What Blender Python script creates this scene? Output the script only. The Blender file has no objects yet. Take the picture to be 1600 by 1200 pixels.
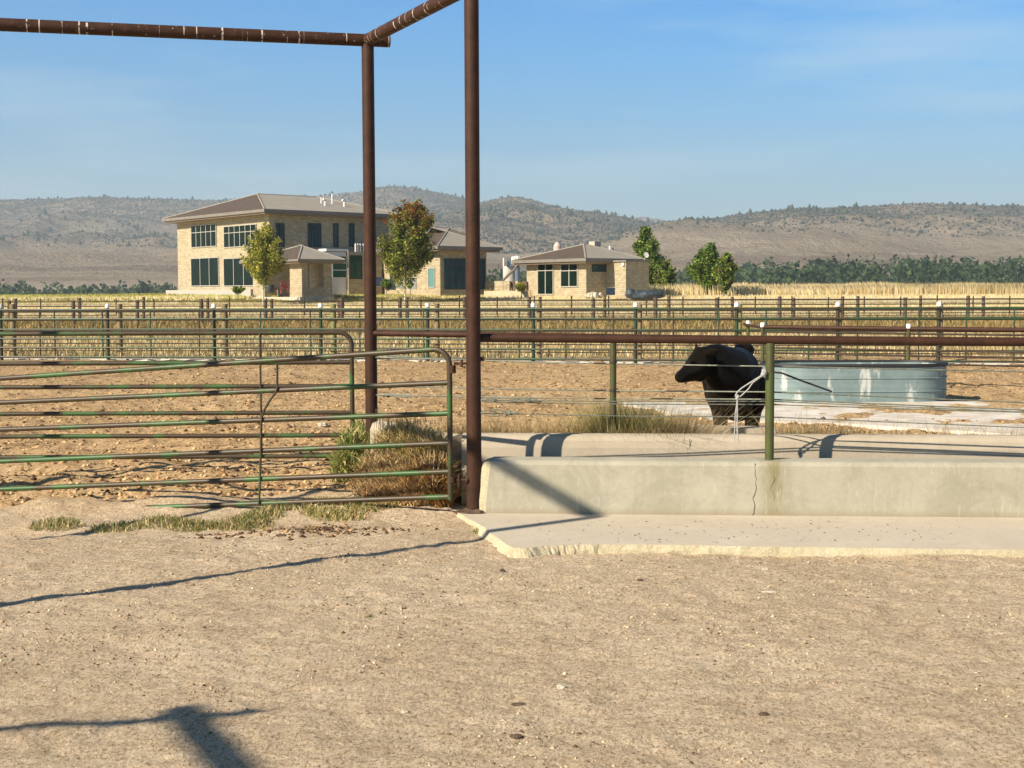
import bpy, math, random
import numpy as np
from mathutils import Vector, Matrix
random.seed(7); rng = np.random.default_rng(7)
R = math.radians
scene = bpy.context.scene
COL = scene.collection

# ------------------------------------------------------------------ camera
F_PX = 2160.0; PITCH = math.atan(138/F_PX); ROLL = 0.004
CAM = np.array([0.0, 0.0, 1.8])
_F = np.array([0, math.cos(PITCH), -math.sin(PITCH)]); _R0 = np.array([1.0, 0, 0]); _U0 = np.array([0, math.sin(PITCH), math.cos(PITCH)])
_R = math.cos(ROLL)*_R0 - math.sin(ROLL)*_U0; _U = math.sin(ROLL)*_R0 + math.cos(ROLL)*_U0
cd = bpy.data.cameras.new("camera"); cam = bpy.data.objects.new("camera", cd); COL.objects.link(cam)
cd.sensor_width = 36; cd.lens = F_PX*36/1600; cd.clip_start = 0.1; cd.clip_end = 30000
cam.matrix_world = Matrix([[_R[0], _U[0], -_F[0], CAM[0]], [_R[1], _U[1], -_F[1], CAM[1]], [_R[2], _U[2], -_F[2], CAM[2]], [0, 0, 0, 1]])
scene.camera = cam

def ray(u, v):
    return _F + _R*((u-800)/F_PX) + _U*((600-v)/F_PX)
def at(u, v, Y):                       # point of the pixel's ray at depth Y
    d = ray(u, v); return CAM + d*(Y/d[1])
def gp(u, v, z=0.0):                   # point of the pixel's ray at height z
    d = ray(u, v); return CAM + d*((z-CAM[2])/d[2])
def vp(u, v, p, q):                    # ray with the vertical plane through p and q
    n = np.array([-(q[1]-p[1]), q[0]-p[0], 0.0]); d = ray(u, v)
    return CAM + d*(np.dot(n, np.array([p[0], p[1], 0])-CAM)/np.dot(n, d))

# ------------------------------------------------------------------ light
SUN_EL = R(33.5); LX, LY = 0.79, 0.61          # horizontal travel of the light
w = bpy.data.worlds.new("World"); scene.world = w; w.use_nodes = True
nt = w.node_tree; nt.nodes.clear()
def N(nt, t, **k):
    n = nt.nodes.new(t)
    for a, b in k.items():
        if a in n.inputs.keys() if isinstance(a, str) else False: n.inputs[a].default_value = b
        else: setattr(n, a, b)
    return n
wo = N(nt, 'ShaderNodeOutputWorld'); bg = N(nt, 'ShaderNodeBackground'); bg.inputs[1].default_value = 0.078
sky = N(nt, 'ShaderNodeTexSky'); sky.sky_type = 'NISHITA'; sky.sun_disc = False
sky.sun_elevation = SUN_EL; sky.sun_rotation = math.atan2(-LX, -LY)
sky.altitude = 1500; sky.air_density = 1.0; sky.dust_density = 0.6; sky.ozone_density = 2.0
tc = N(nt, 'ShaderNodeTexCoord'); mp = N(nt, 'ShaderNodeMapping'); mp.inputs['Scale'].default_value = (1.0, 1.0, 7.0)
mp.inputs['Rotation'].default_value = (0, R(3), 0)
cn = N(nt, 'ShaderNodeTexNoise'); cn.inputs['Scale'].default_value = 2.6; cn.inputs['Detail'].default_value = 7; cn.inputs['Roughness'].default_value = 0.55
cr = N(nt, 'ShaderNodeMapRange'); cr.inputs[1].default_value = 0.47; cr.inputs[2].default_value = 0.72; cr.inputs[3].default_value = 0; cr.inputs[4].default_value = 0.55
cm = N(nt, 'ShaderNodeMixRGB'); cm.inputs[2].default_value = (4.6, 6.0, 6.6, 1)
tint = N(nt, 'ShaderNodeMixRGB'); tint.blend_type = 'MULTIPLY'; tint.inputs[0].default_value = 1
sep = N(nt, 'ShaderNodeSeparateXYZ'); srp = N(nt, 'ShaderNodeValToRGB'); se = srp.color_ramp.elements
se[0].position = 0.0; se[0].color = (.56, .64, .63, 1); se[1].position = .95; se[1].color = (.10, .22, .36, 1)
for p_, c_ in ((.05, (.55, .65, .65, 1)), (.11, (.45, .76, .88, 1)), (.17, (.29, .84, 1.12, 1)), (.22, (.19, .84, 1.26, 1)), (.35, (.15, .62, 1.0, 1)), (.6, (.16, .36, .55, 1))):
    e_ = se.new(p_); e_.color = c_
L = nt.links.new
L(tc.outputs['Generated'], mp.inputs[0]); L(mp.outputs[0], cn.inputs[0]); L(cn.outputs[0], cr.inputs[0]); L(cr.outputs[0], cm.inputs[0])
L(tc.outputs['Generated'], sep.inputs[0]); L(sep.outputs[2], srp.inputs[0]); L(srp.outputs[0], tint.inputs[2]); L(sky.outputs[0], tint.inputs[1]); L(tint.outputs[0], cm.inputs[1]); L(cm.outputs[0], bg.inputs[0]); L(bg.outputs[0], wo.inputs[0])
sl = bpy.data.lights.new("sun", 'SUN'); sl.energy = 5.0; sl.angle = R(0.53); sl.color = (1.0, 0.88, 0.70)
so = bpy.data.objects.new("sun", sl); COL.objects.link(so)
ce = math.cos(SUN_EL); LD = Vector((LX*ce, LY*ce, -math.sin(SUN_EL))).normalized()
so.rotation_euler = LD.to_track_quat('-Z', 'Y').to_euler(); so.location = (-20, -10, 30)
scene.view_settings.view_transform = 'Standard'; scene.view_settings.look = 'None'
scene.view_settings.exposure = 0.75; scene.view_settings.gamma = 1
scene.cycles.max_bounces = 6; scene.cycles.volume_bounces = 1; scene.cycles.transparent_max_bounces = 8

# ------------------------------------------------------------------ materials
MATS = {}
def new_mat(name):
    m = bpy.data.materials.new(name); m.use_nodes = True; t = m.node_tree; t.nodes.clear()
    o = N(t, 'ShaderNodeOutputMaterial'); b = N(t, 'ShaderNodeBsdfPrincipled'); t.links.new(b.outputs[0], o.inputs[0]); MATS[name] = m
    return m, t, b
def noise(t, co, scale, detail=4, rough=0.6, dist=0.0, dim='3D'):
    n = N(t, 'ShaderNodeTexNoise'); n.noise_dimensions = dim; n.inputs['Scale'].default_value = scale; n.inputs['Detail'].default_value = detail
    n.inputs['Roughness'].default_value = rough; n.inputs['Distortion'].default_value = dist
    if co is not None: t.links.new(co, n.inputs['W' if dim == '1D' else 'Vector'])
    return n.outputs[0]
def ramp(t, f, stops):
    r = N(t, 'ShaderNodeValToRGB'); el = r.color_ramp.elements
    while len(el) > 1: el.remove(el[0])
    el[0].position = stops[0][0]; el[0].color = tuple(stops[0][1])+(1,)
    for p, c in stops[1:]:
        e = el.new(p); e.color = tuple(c)+(1,)
    t.links.new(f, r.inputs[0]); return r.outputs[0]
def mr(t, f, a, b, c=0.0, d=1.0, smooth=False):
    n = N(t, 'ShaderNodeMapRange'); n.inputs[1].default_value = a; n.inputs[2].default_value = b; n.inputs[3].default_value = c; n.inputs[4].default_value = d
    if smooth: n.interpolation_type = 'SMOOTHSTEP'
    t.links.new(f, n.inputs[0]); return n.outputs[0]
def mix(t, f, a, b, mode='MIX'):
    n = N(t, 'ShaderNodeMixRGB'); n.blend_type = mode
    for i, x in enumerate((f, a, b)):
        if isinstance(x, (int, float)): n.inputs[i].default_value = x if i == 0 else (x, x, x, 1)
        elif isinstance(x, tuple): n.inputs[i].default_value = x+(1,)
        else: t.links.new(x, n.inputs[i])
    return n.outputs[0]
def mth(t, op, a, b=0.0):
    n = N(t, 'ShaderNodeMath'); n.operation = op
    for i, x in enumerate((a, b)):
        if isinstance(x, (int, float)): n.inputs[i].default_value = x
        else: t.links.new(x, n.inputs[i])
    return n.outputs[0]
def bump(t, b, h, strength, dist):
    n = N(t, 'ShaderNodeBump'); n.inputs['Strength'].default_value = strength; n.inputs['Distance'].default_value = dist
    t.links.new(h, n.inputs['Height']); t.links.new(n.outputs[0], b.inputs['Normal'])
def objco(t, scale=None):
    c = N(t, 'ShaderNodeTexCoord'); o = c.outputs['Object']
    if scale:
        m = N(t, 'ShaderNodeMapping'); m.inputs['Scale'].default_value = scale; t.links.new(o, m.inputs[0]); o = m.outputs[0]
    return o
def simple(name, c1, c2=None, scale=5.0, rough=0.7, metal=0.0, bs=0.0, bd=0.01, bscale=None, detail=5, stretch=None, lo=0.35, hi=0.65):
    m, t, b = new_mat(name); co = objco(t, stretch)
    b.inputs['Roughness'].default_value = rough; b.inputs['Metallic'].default_value = metal
    if c2 is None: b.inputs['Base Color'].default_value = tuple(c1)+(1,)
    else:
        f = noise(t, co, scale, detail); t.links.new(ramp(t, f, [(lo, c1), (hi, c2)]), b.inputs['Base Color'])
    if bs: bump(t, b, noise(t, co, bscale or scale*4, 5), bs, bd)
    return m
def sl_(h): return tuple((x/255/12.92 if x/255 <= .04045 else ((x/255+.055)/1.055)**2.4) for x in h)

# rusty brown pipe; dropping streaks run round the overhead beams
def rust_mat(name, streak_axis=None, c1=(.026, .010, .005), c2=(.062, .025, .012)):
    m, t, b = new_mat(name); co = objco(t)
    f = noise(t, co, 7, 6, .7); f2 = noise(t, co, 60, 3)
    c = ramp(t, f, [(.3, c1), (.7, c2)]); c = mix(t, mr(t, f2, .55, .75, 0, .5), c, (.085, .042, .024))
    if streak_axis is not None:
        g = N(t, 'ShaderNodeNewGeometry'); vm = N(t, 'ShaderNodeVectorMath'); vm.operation = 'DOT_PRODUCT'
        t.links.new(g.outputs['Position'], vm.inputs[0]); vm.inputs[1].default_value = streak_axis
        wv = noise(t, vm.outputs['Value'], 26, 2, .5, dim='1D'); k = noise(t, co, 14, 2)
        ss = mth(t, 'MULTIPLY', mr(t, wv, .66, .69), mr(t, k, .44, .5))
        sp = mr(t, noise(t, co, 45, 1), .73, .76)
        c = mix(t, mth(t, 'MAXIMUM', ss, sp), c, (.55, .5, .42))
    t.links.new(c, b.inputs['Base Color']); b.inputs['Roughness'].default_value = .6; b.inputs['Specular IOR Level'].default_value = .25
    bump(t, b, noise(t, co, 90, 4), .25, .004); return m
RUST = rust_mat('rusty_brown_pipe')
def paint_mat(name, green, rust=(.06, .034, .016), lo=.42, hi=.56, sc=1.6):
    m, t, b = new_mat(name); co = objco(t)
    f = noise(t, co, sc, 5, .62, .3); fine = noise(t, co, 40, 4, .7)
    k = mth(t, 'ADD', mr(t, f, lo, hi, 0, 1), mr(t, fine, .35, .65, -.25, .25))
    g2 = mix(t, noise(t, co, 9, 3), green, tuple(x*.7+.008 for x in green))
    c = mix(t, mr(t, k, .2, .8), g2, mix(t, fine, rust, (.038, .03, .012)))
    t.links.new(c, b.inputs['Base Color']); b.inputs['Roughness'].default_value = .5
    bump(t, b, fine, .15, .003); return m
GATEP = paint_mat('worn_green_gate_paint', (.032, .105, .016), (.058, .030, .013), lo=.38, hi=.53)
PANELP = paint_mat('green_panel_paint', (.014, .060, .018), (.035, .026, .011), lo=.44, hi=.60, sc=.9)
OLIVE = paint_mat('olive_post_paint', (.065, .088, .012), (.085, .055, .022), lo=.36, hi=.64, sc=2.2)
DPIPE = simple('dark_rusted_rod', (.025, .015, .009), (.06, .038, .02), 6, .8)
WOOD = simple('weathered_wood_post', (.14, .10, .055), (.30, .235, .12), 5, .9, bs=.5, stretch=(6, 6, .6))
WOODG = simple('mossy_wood_post', (.15, .15, .05), (.26, .25, .10), 5, .9, bs=.5, stretch=(6, 6, .6))
WOODD = simple('dark_wood_post', (.07, .045, .03), (.17, .115, .08), 5, .9, bs=.5, stretch=(6, 6, .6))
WHITE = simple('white_cap', (.75, .72, .66), (.85, .83, .78), 8, .6)
CABLE = simple('galvanised_cable', (.10, .11, .085), (.20, .21, .16), 30, .6, .2)
ROPEM = simple('grey_white_rope', (.28, .275, .27), (.42, .41, .4), 60, .8)
def concrete(name, c1, c2, c3, chip=0.0, bsc=28):
    m, t, b = new_mat(name); co = objco(t)
    a = noise(t, co, 1.6, 6, .65, .4); f = noise(t, co, 22, 5, .7); s = noise(t, objco(t, (7, 7, .9)), 1.3, 5, .6)
    c = ramp(t, a, [(.3, c1), (.55, c2), (.75, c3)])
    c = mix(t, mr(t, s, .52, .75, 0, .45), c, tuple(x*.72 for x in c1))
    c = mix(t, mr(t, f, .3, .7, 0, .35), c, tuple(min(1, x*1.18) for x in c3))
    pit = mr(t, noise(t, co, 55, 2), .27, .33, 1, 0); c = mix(t, mth(t, 'MULTIPLY', pit, .6), c, (.16, .13, .10))
    t.links.new(c, b.inputs['Base Color']); b.inputs['Roughness'].default_value = .9
    h = mth(t, 'ADD', f, mth(t, 'MULTIPLY', noise(t, co, 120, 3), .5)); bump(t, b, h, .35+chip, .006+chip*.03); return m
CONC = concrete('bunk_concrete', (.285, .265, .19), (.335, .31, .225), (.38, .35, .26))
CONCW = concrete('warm_bunk_concrete', (.33, .275, .20), (.375, .32, .24), (.42, .36, .275))
CONCC = concrete('chipped_concrete', (.40, .34, .21), (.50, .43, .28), (.58, .51, .36), .5, 16)
SLABM = concrete('apron_concrete', (.41, .355, .27), (.46, .40, .31), (.50, .44, .345))
PADM = simple('bright_pad_concrete', (.45, .39, .31), (.66, .61, .54), 2.5, .9, bs=.2)
def wall_mat(name, scale=1.0):
    m, t, b = new_mat(name); co = objco(t)
    sx = N(t, 'ShaderNodeSeparateXYZ'); t.links.new(co, sx.inputs[0]); cb = N(t, 'ShaderNodeCombineXYZ')
    t.links.new(mth(t, 'ADD', sx.outputs[0], sx.outputs[1]), cb.inputs[0]); t.links.new(sx.outputs[2], cb.inputs[1])
    ds = N(t, 'ShaderNodeVectorMath'); ds.operation = 'ADD'; nn = N(t, 'ShaderNodeTexNoise'); nn.inputs['Scale'].default_value = 1.3
    t.links.new(cb.outputs[0], nn.inputs[0]); sc = N(t, 'ShaderNodeVectorMath'); sc.operation = 'SCALE'; sc.inputs['Scale'].default_value = .22
    t.links.new(nn.outputs['Color'], sc.inputs[0]); t.links.new(cb.outputs[0], ds.inputs[0]); t.links.new(sc.outputs[0], ds.inputs[1])
    br = N(t, 'ShaderNodeTexBrick'); br.inputs['Color1'].default_value = (.36, .295, .19, 1); br.inputs['Color2'].default_value = (.53, .46, .32, 1)
    br.inputs['Mortar'].default_value = (.26, .21, .13, 1); br.inputs['Scale'].default_value = scale; br.inputs['Mortar Size'].default_value = .015
    br.inputs['Brick Width'].default_value = .36; br.inputs['Row Height'].default_value = .15; br.offset = .42
    t.links.new(ds.outputs[0], br.inputs['Vector'])
    c = mix(t, mr(t, noise(t, co, 3, 4), .3, .7, 0, .45), br.outputs['Color'], (.29, .225, .135))
    t.links.new(c, b.inputs['Base Color']); b.inputs['Roughness'].default_value = .95
    bump(t, b, br.outputs['Fac'], -.6, .03); return m
CONCF = concrete('front_wall_concrete', (.30, .278, .208), (.355, .332, .255), (.41, .38, .30))
STONE = wall_mat('limestone_block_wall')
STUCCO = simple('tan_fascia', (.22, .17, .12), (.26, .20, .15), 2, .9)
def roof_mat(name, c1, c2):
    m, t, b = new_mat(name); co = objco(t)
    wv = N(t, 'ShaderNodeTexWave'); wv.inputs['Scale'].default_value = 1.2; wv.inputs['Distortion'].default_value = .3; t.links.new(co, wv.inputs[0])
    c = ramp(t, noise(t, co, 1.1, 5, .7), [(.3, c1), (.7, c2)]); c = mix(t, mr(t, wv.outputs[1], .7, 1, 0, .18), c, tuple(x*.7 for x in c1))
    t.links.new(c, b.inputs['Base Color']); b.inputs['Roughness'].default_value = .85; bump(t, b, wv.outputs[1], .2, .02); return m
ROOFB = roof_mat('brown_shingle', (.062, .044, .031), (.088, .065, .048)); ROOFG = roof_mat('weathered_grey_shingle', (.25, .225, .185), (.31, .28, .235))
GUTTER = simple('grey_gutter', (.17, .15, .13), (.21, .19, .16), 2, .6)
def glass_mat(name, c, rough=.12):
    m, t, b = new_mat(name); co = objco(t)
    t.links.new(ramp(t, noise(t, co, .8, 3), [(.35, c), (.65, tuple(x*1.7 for x in c))]), b.inputs['Base Color'])
    b.inputs['Roughness'].default_value = rough; b.inputs['IOR'].default_value = 1.45; b.inputs['Specular IOR Level'].default_value = .12; return m
GLASS = glass_mat('dark_window_glass', (.004, .010, .007)); GLASST = glass_mat('teal_window_glass', (.02, .06, .075)); GLASSG = glass_mat('green_window_glass', (.015, .07, .04))
FRAME = simple('pale_window_frame', (.38, .36, .31)); FRAMED = simple('dark_window_frame', (.03, .035, .035))
TEAL = simple('teal_door_paint', (.10, .24, .22), rough=.5); BLUEP = simple('blue_plastic', (.008, .022, .045), (.012, .03, .06), 2, .5)
TRIMW = simple('white_trim', (.70, .68, .64), rough=.6); REDP = simple('red_plastic', (.55, .09, .05), rough=.45)
POTM = simple('charcoal_pot', (.05, .052, .055), rough=.6); ACM = simple('grey_metal_cabinet', (.33, .36, .37), (.42, .45, .46), 2, .5)
SILOM = simple('silo_concrete', (.48, .43, .36), (.58, .53, .45), .4, .9); SILOB = simple('blue_grey_steel', (.10, .13, .18), rough=.6)
def tank_mat():
    m, t, b = new_mat('galvanised_tank_steel'); co = objco(t)
    f = noise(t, co, 3, 6, .7); c = ramp(t, f, [(.35, (.14, .20, .20)), (.65, (.20, .26, .26))])
    st = mr(t, noise(t, objco(t, (3, 3, .8)), 1.6, 4), .57, .66); c = mix(t, mth(t, 'MULTIPLY', st, .7), c, (.62, .62, .56))
    t.links.new(c, b.inputs['Base Color']); b.inputs['Metallic'].default_value = .1; b.inputs['Roughness'].default_value = .65
    wv = N(t, 'ShaderNodeTexWave'); wv.bands_direction = 'Z'; wv.inputs['Scale'].default_value = 3.2; t.links.new(co, wv.inputs[0]); bump(t, b, wv.outputs[1], .2, .01); return m
TANKM = tank_mat(); RUBBER = simple('black_rubber', (.015, .015, .015), rough=.6)
TARP = simple('blue_grey_tarp', (.015, .025, .035), (.06, .085, .10), 4, .5, bs=.8, bd=.1, bscale=3)
ROCKW = simple('pale_stone', (.38, .33, .25), (.55, .49, .39), 9, .9, bs=.5, bscale=30); ROCKD = simple('dark_clod', (.06, .038, .024), (.13, .085, .055), 12, .95, bs=.6, bscale=40)
BARK = simple('bark', (.13, .10, .075), (.25, .20, .15), 8, .9, bs=.6); BARKP = simple('pale_bark', (.42, .38, .30), (.55, .50, .41), 6, .8)
def attr_mat(name, rough=.8, transl=.35, vary=0.0):
    m, t, b = new_mat(name); a = N(t, 'ShaderNodeAttribute'); a.attribute_name = 'Col'
    tr = N(t, 'ShaderNodeBsdfTranslucent'); ms = N(t, 'ShaderNodeMixShader'); ms.inputs[0].default_value = transl
    t.links.new(a.outputs['Color'], b.inputs['Base Color']); t.links.new(a.outputs['Color'], tr.inputs[0]); b.inputs['Roughness'].default_value = rough
    b.inputs['Specular IOR Level'].default_value = .25
    o = [n for n in t.nodes if n.type == 'OUTPUT_MATERIAL'][0]
    t.links.new(b.outputs[0], ms.inputs[1]); t.links.new(tr.outputs[0], ms.inputs[2]); t.links.new(ms.outputs[0], o.inputs[0]); return m
LEAF = attr_mat('leaf'); BLADE = attr_mat('blade', .8, .3); CLOD = attr_mat('clod', .95, 0.0)

# ------------------------------------------------------------------ object helpers
def tag(o, label=None, cat=None, group=None, kind=None):
    if label: o['label'] = label
    if cat: o['category'] = cat
    if group: o['group'] = group
    if kind: o['kind'] = kind
    return o
def empty(name, loc, label, cat, group=None, rz=0.0):
    o = bpy.data.objects.new(name, None); COL.objects.link(o); o.location = tuple(float(x) for x in loc); o.rotation_euler = (0, 0, rz)
    o.empty_display_size = .2; tag(o, label, cat, group); o['_rz'] = rz; return o
def root_of(o):
    while o.parent: o = o.parent
    return o
def to_local(V, parent):
    r = root_of(parent); loc = np.array(r.location); rz = r.get('_rz', 0.0)
    V = V - loc; c, s = math.cos(-rz), math.sin(-rz)
    return np.stack([V[:, 0]*c - V[:, 1]*s, V[:, 0]*s + V[:, 1]*c, V[:, 2]], 1)
def mesh_np(name, V, F, mat, parent=None, cols=None, smooth=False, local=False, origin=None):
    V = np.asarray(V, float).reshape(-1, 3)
    if parent is not None and not local: V = to_local(V, parent)
    org = None
    if parent is None and origin is None:
        org = np.array([V[:, 0].mean(), V[:, 1].mean(), V[:, 2].min()]); V = V - org
    me = bpy.data.meshes.new(name)
    if isinstance(F, np.ndarray):
        k = F.shape[1]; me.vertices.add(len(V)); me.vertices.foreach_set('co', V.ravel())
        me.loops.add(F.size); me.loops.foreach_set('vertex_index', F.ravel().astype(np.int32))
        me.polygons.add(len(F)); me.polygons.foreach_set('loop_start', np.arange(0, F.size, k, dtype=np.int32)); me.polygons.foreach_set('loop_total', np.full(len(F), k, np.int32))
        me.update(calc_edges=True)
    else:
        me.from_pydata([tuple(p) for p in V], [], F)
    if cols is not None:
        a = me.color_attributes.new('Col', 'FLOAT_COLOR', 'POINT'); c4 = np.ones((len(V), 4)); c4[:, :3] = cols; a.data.foreach_set('color', c4.ravel())
    if smooth: me.polygons.foreach_set('use_smooth', np.ones(len(me.polygons), bool))
    me.materials.append(mat); me.update()
    o = bpy.data.objects.new(name, me); COL.objects.link(o)
    if parent is not None:
        o.parent = parent
    elif org is not None: o.location = tuple(org)
    return o
class MB:
    def __init__(s): s.v = []; s.f = []; s.sm = True
    def add(s, V, F):
        n = len(s.v); s.v += [tuple(float(a) for a in p) for p in V]; s.f += [tuple(i+n for i in f) for f in F]; return s
    def box(s, x0, x1, y0, y1, z0, z1):
        V = [(x, y, z) for z in (z0, z1) for y in (y0, y1) for x in (x0, x1)]
        return s.add(V, [(0, 2, 3, 1), (4, 5, 7, 6), (0, 1, 5, 4), (2, 6, 7, 3), (0, 4, 6, 2), (1, 3, 7, 5)])
    def tube(s, pts, r, n=12, cap=True):
        P = [np.asarray(p, float) for p in pts]; m = len(P); rr = r if isinstance(r, (list, tuple)) else [r]*m
        T = [P[min(i+1, m-1)]-P[max(i-1, 0)] for i in range(m)]; T = [t/np.linalg.norm(t) for t in T]
        a = np.array([0, 0, 1.0]) if abs(T[0][2]) < .9 else np.array([1.0, 0, 0])
        V = []
        for i in range(m):
            x = np.cross(a, T[i]); x /= np.linalg.norm(x); y = np.cross(T[i], x); a = y
            for k in range(n):
                th = 2*math.pi*k/n; V.append(P[i]+rr[i]*(math.cos(th)*x+math.sin(th)*y))
        F = [(i*n+k, i*n+(k+1) % n, (i+1)*n+(k+1) % n, (i+1)*n+k) for i in range(m-1) for k in range(n)]
        if cap: F += [tuple(reversed(range(n))), tuple((m-1)*n+k for k in range(n))]
        return s.add(V, F)
    def prism(s, poly, z0, z1):
        n = len(poly); V = [(p[0], p[1], z0) for p in poly]+[(p[0], p[1], z1) for p in poly]
        return s.add(V, [tuple(reversed(range(n))), tuple(range(n, 2*n))]+[(i, (i+1) % n, n+(i+1) % n, n+i) for i in range(n)])
    def blob(s, c, r, seed=0, amp=.25, nu=10, nv=7):
        g = np.random.default_rng(seed); r = np.array(r if hasattr(r, '__len__') else (r, r, r)); V = [c+np.array([0, 0, -r[2]])]
        for j in range(1, nv):
            ph = -math.pi/2+math.pi*j/nv
            for i in range(nu):
                th = 2*math.pi*i/nu; k = 1+g.uniform(-amp, amp)
                V.append(c+r*np.array([math.cos(ph)*math.cos(th)*k, math.cos(ph)*math.sin(th)*k, math.sin(ph)*k]))
        V.append(c+np.array([0, 0, r[2]])); F = [(0, 1+(i+1) % nu, 1+i) for i in range(nu)]
        for j in range(nv-2):
            for i in range(nu): F.append((1+j*nu+i, 1+j*nu+(i+1) % nu, 1+(j+1)*nu+(i+1) % nu, 1+(j+1)*nu+i))
        t = len(V)-1; F += [(t, 1+(nv-2)*nu+i, 1+(nv-2)*nu+(i+1) % nu) for i in range(nu)]
        return s.add(V, F)
    def build(s, name, mat, parent=None, smooth=False, local=False):
        o = mesh_np(name, np.array(s.v), s.f, mat, parent, smooth=smooth, local=local)
        if smooth:
            try: o.data.set_sharp_from_angle(angle=R(40))
            except Exception: pass
        return o
def tube(name, pts, r, mat, parent=None, n=12, **k):
    return MB().tube(pts, r, n).build(name, mat, parent, smooth=True, **k)

def hash2(ix, iy, seed):
    h = (ix.astype(np.int64)*374761393 + iy.astype(np.int64)*668265263 + seed*1442695041) & 0xffffffff
    h = ((h ^ (h >> 13))*1274126177) & 0xffffffff; return ((h ^ (h >> 16)) & 0xffff)/65535.0
def vnoise(x, y, sc, seed=0):
    x = x/sc; y = y/sc; ix = np.floor(x); iy = np.floor(y); fx = x-ix; fy = y-iy; fx = fx*fx*(3-2*fx); fy = fy*fy*(3-2*fy)
    a = hash2(ix, iy, seed); b = hash2(ix+1, iy, seed); c = hash2(ix, iy+1, seed); d = hash2(ix+1, iy+1, seed)
    return (a*(1-fx)+b*fx)*(1-fy)+(c*(1-fx)+d*fx)*fy - .5

# ------------------------------------------------------------------ terrain
YK = [-30, 11, 39, 60, 81, 100, 118, 135, 160, 185, 240, 420, 700, 1000, 30000]
ZK = [0, 0, 0, .06, .26, .95, 1.82, 2.0, 2.05, 1.7, -1.5, -6, -2, 0, 0]
def zbase(x, y):
    x = np.asarray(x, float); y = np.asarray(y, float)
    z = np.interp(y, YK, ZK)
    near = np.clip((12.6-y)/1.6, 0, 1)                      # yard in front of the bunk lies lower
    leftf = np.clip((-.45-x)/.6, 0, 1)
    z = z - .055*near
    d = np.clip(-x-.6, 0, 6); fade = np.clip((19-y)/6, 0, 1)*np.clip((y-10.4)/1.0, 0, 1)
    z = z - .045*d*fade
    return z
def zg(x, y):
    x = np.asarray(x, float); y = np.asarray(y, float); z = zbase(x, y)
    lod = np.clip(1-(y-14)/8, 0, 1)
    z = z + .022*vnoise(x, y, 1.1, 1)+.022*vnoise(x, y, .42, 2)
    z = z + lod*(.016*vnoise(x, y, .16, 3)+.013*vnoise(x, y, .07, 4)+.010*vnoise(x, y, .04, 9))
    c = np.clip((y-12.2)/1, 0, 1)*np.clip((41-y)/3, 0, 1)     # trampled corral
    z = z + c*(.10*vnoise(x, y, .8, 5)+.10*np.maximum(0, vnoise(x, y, .33, 6))+.08*np.maximum(0, vnoise(x, y, .17, 7)-.05))
    m = np.exp(-(((x+1.85)/.38)**2+((y-10.75)/.16)**2))+.7*np.exp(-(((x+1.35)/.3)**2+((y-10.95)/.12)**2))
    z = z + m*(.03+.05*vnoise(x, y, .09, 8))
    k = np.clip((-.5-x)/.4, 0, 1)*np.exp(-((y-11.75)/.28)**2); z = z + k*(.05+.08*vnoise(x, y, .5, 11))
    k2 = np.clip((-.9-x)/.3, 0, 1)*np.exp(-((y-12.5)/.4)**2); z = z + k2*(.07+.14*vnoise(x, y, .6, 13))
    return z
ys = [-28.0]
while ys[-1] < 26000:
    y = ys[-1]; d = 1.2 if y < 3 else (.1 if y < 5 else (.02 if y < 12.8 else min(max(.03, .0022*(y-5)*3), max(.03, y*.012))))
    ys.append(y+d)
ys = np.array(ys)
kc = np.concatenate([np.linspace(-.95, -.235, 90)[:-1], np.linspace(-.235, .235, 640), np.linspace(.235, .95, 90)[1:]])
YY, KK = np.meshgrid(ys, kc, indexing='ij'); XX = KK*(np.maximum(YY, -28)+31)*np.where(YY < 13, 1, 1)
ZZ = zg(XX, YY)
nr, nc = XX.shape; idx = np.arange(nr*nc).reshape(nr, nc)
Fq = np.stack([idx[:-1, :-1], idx[:-1, 1:], idx[1:, 1:], idx[1:, :-1]], -1).reshape(-1, 4)
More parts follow.
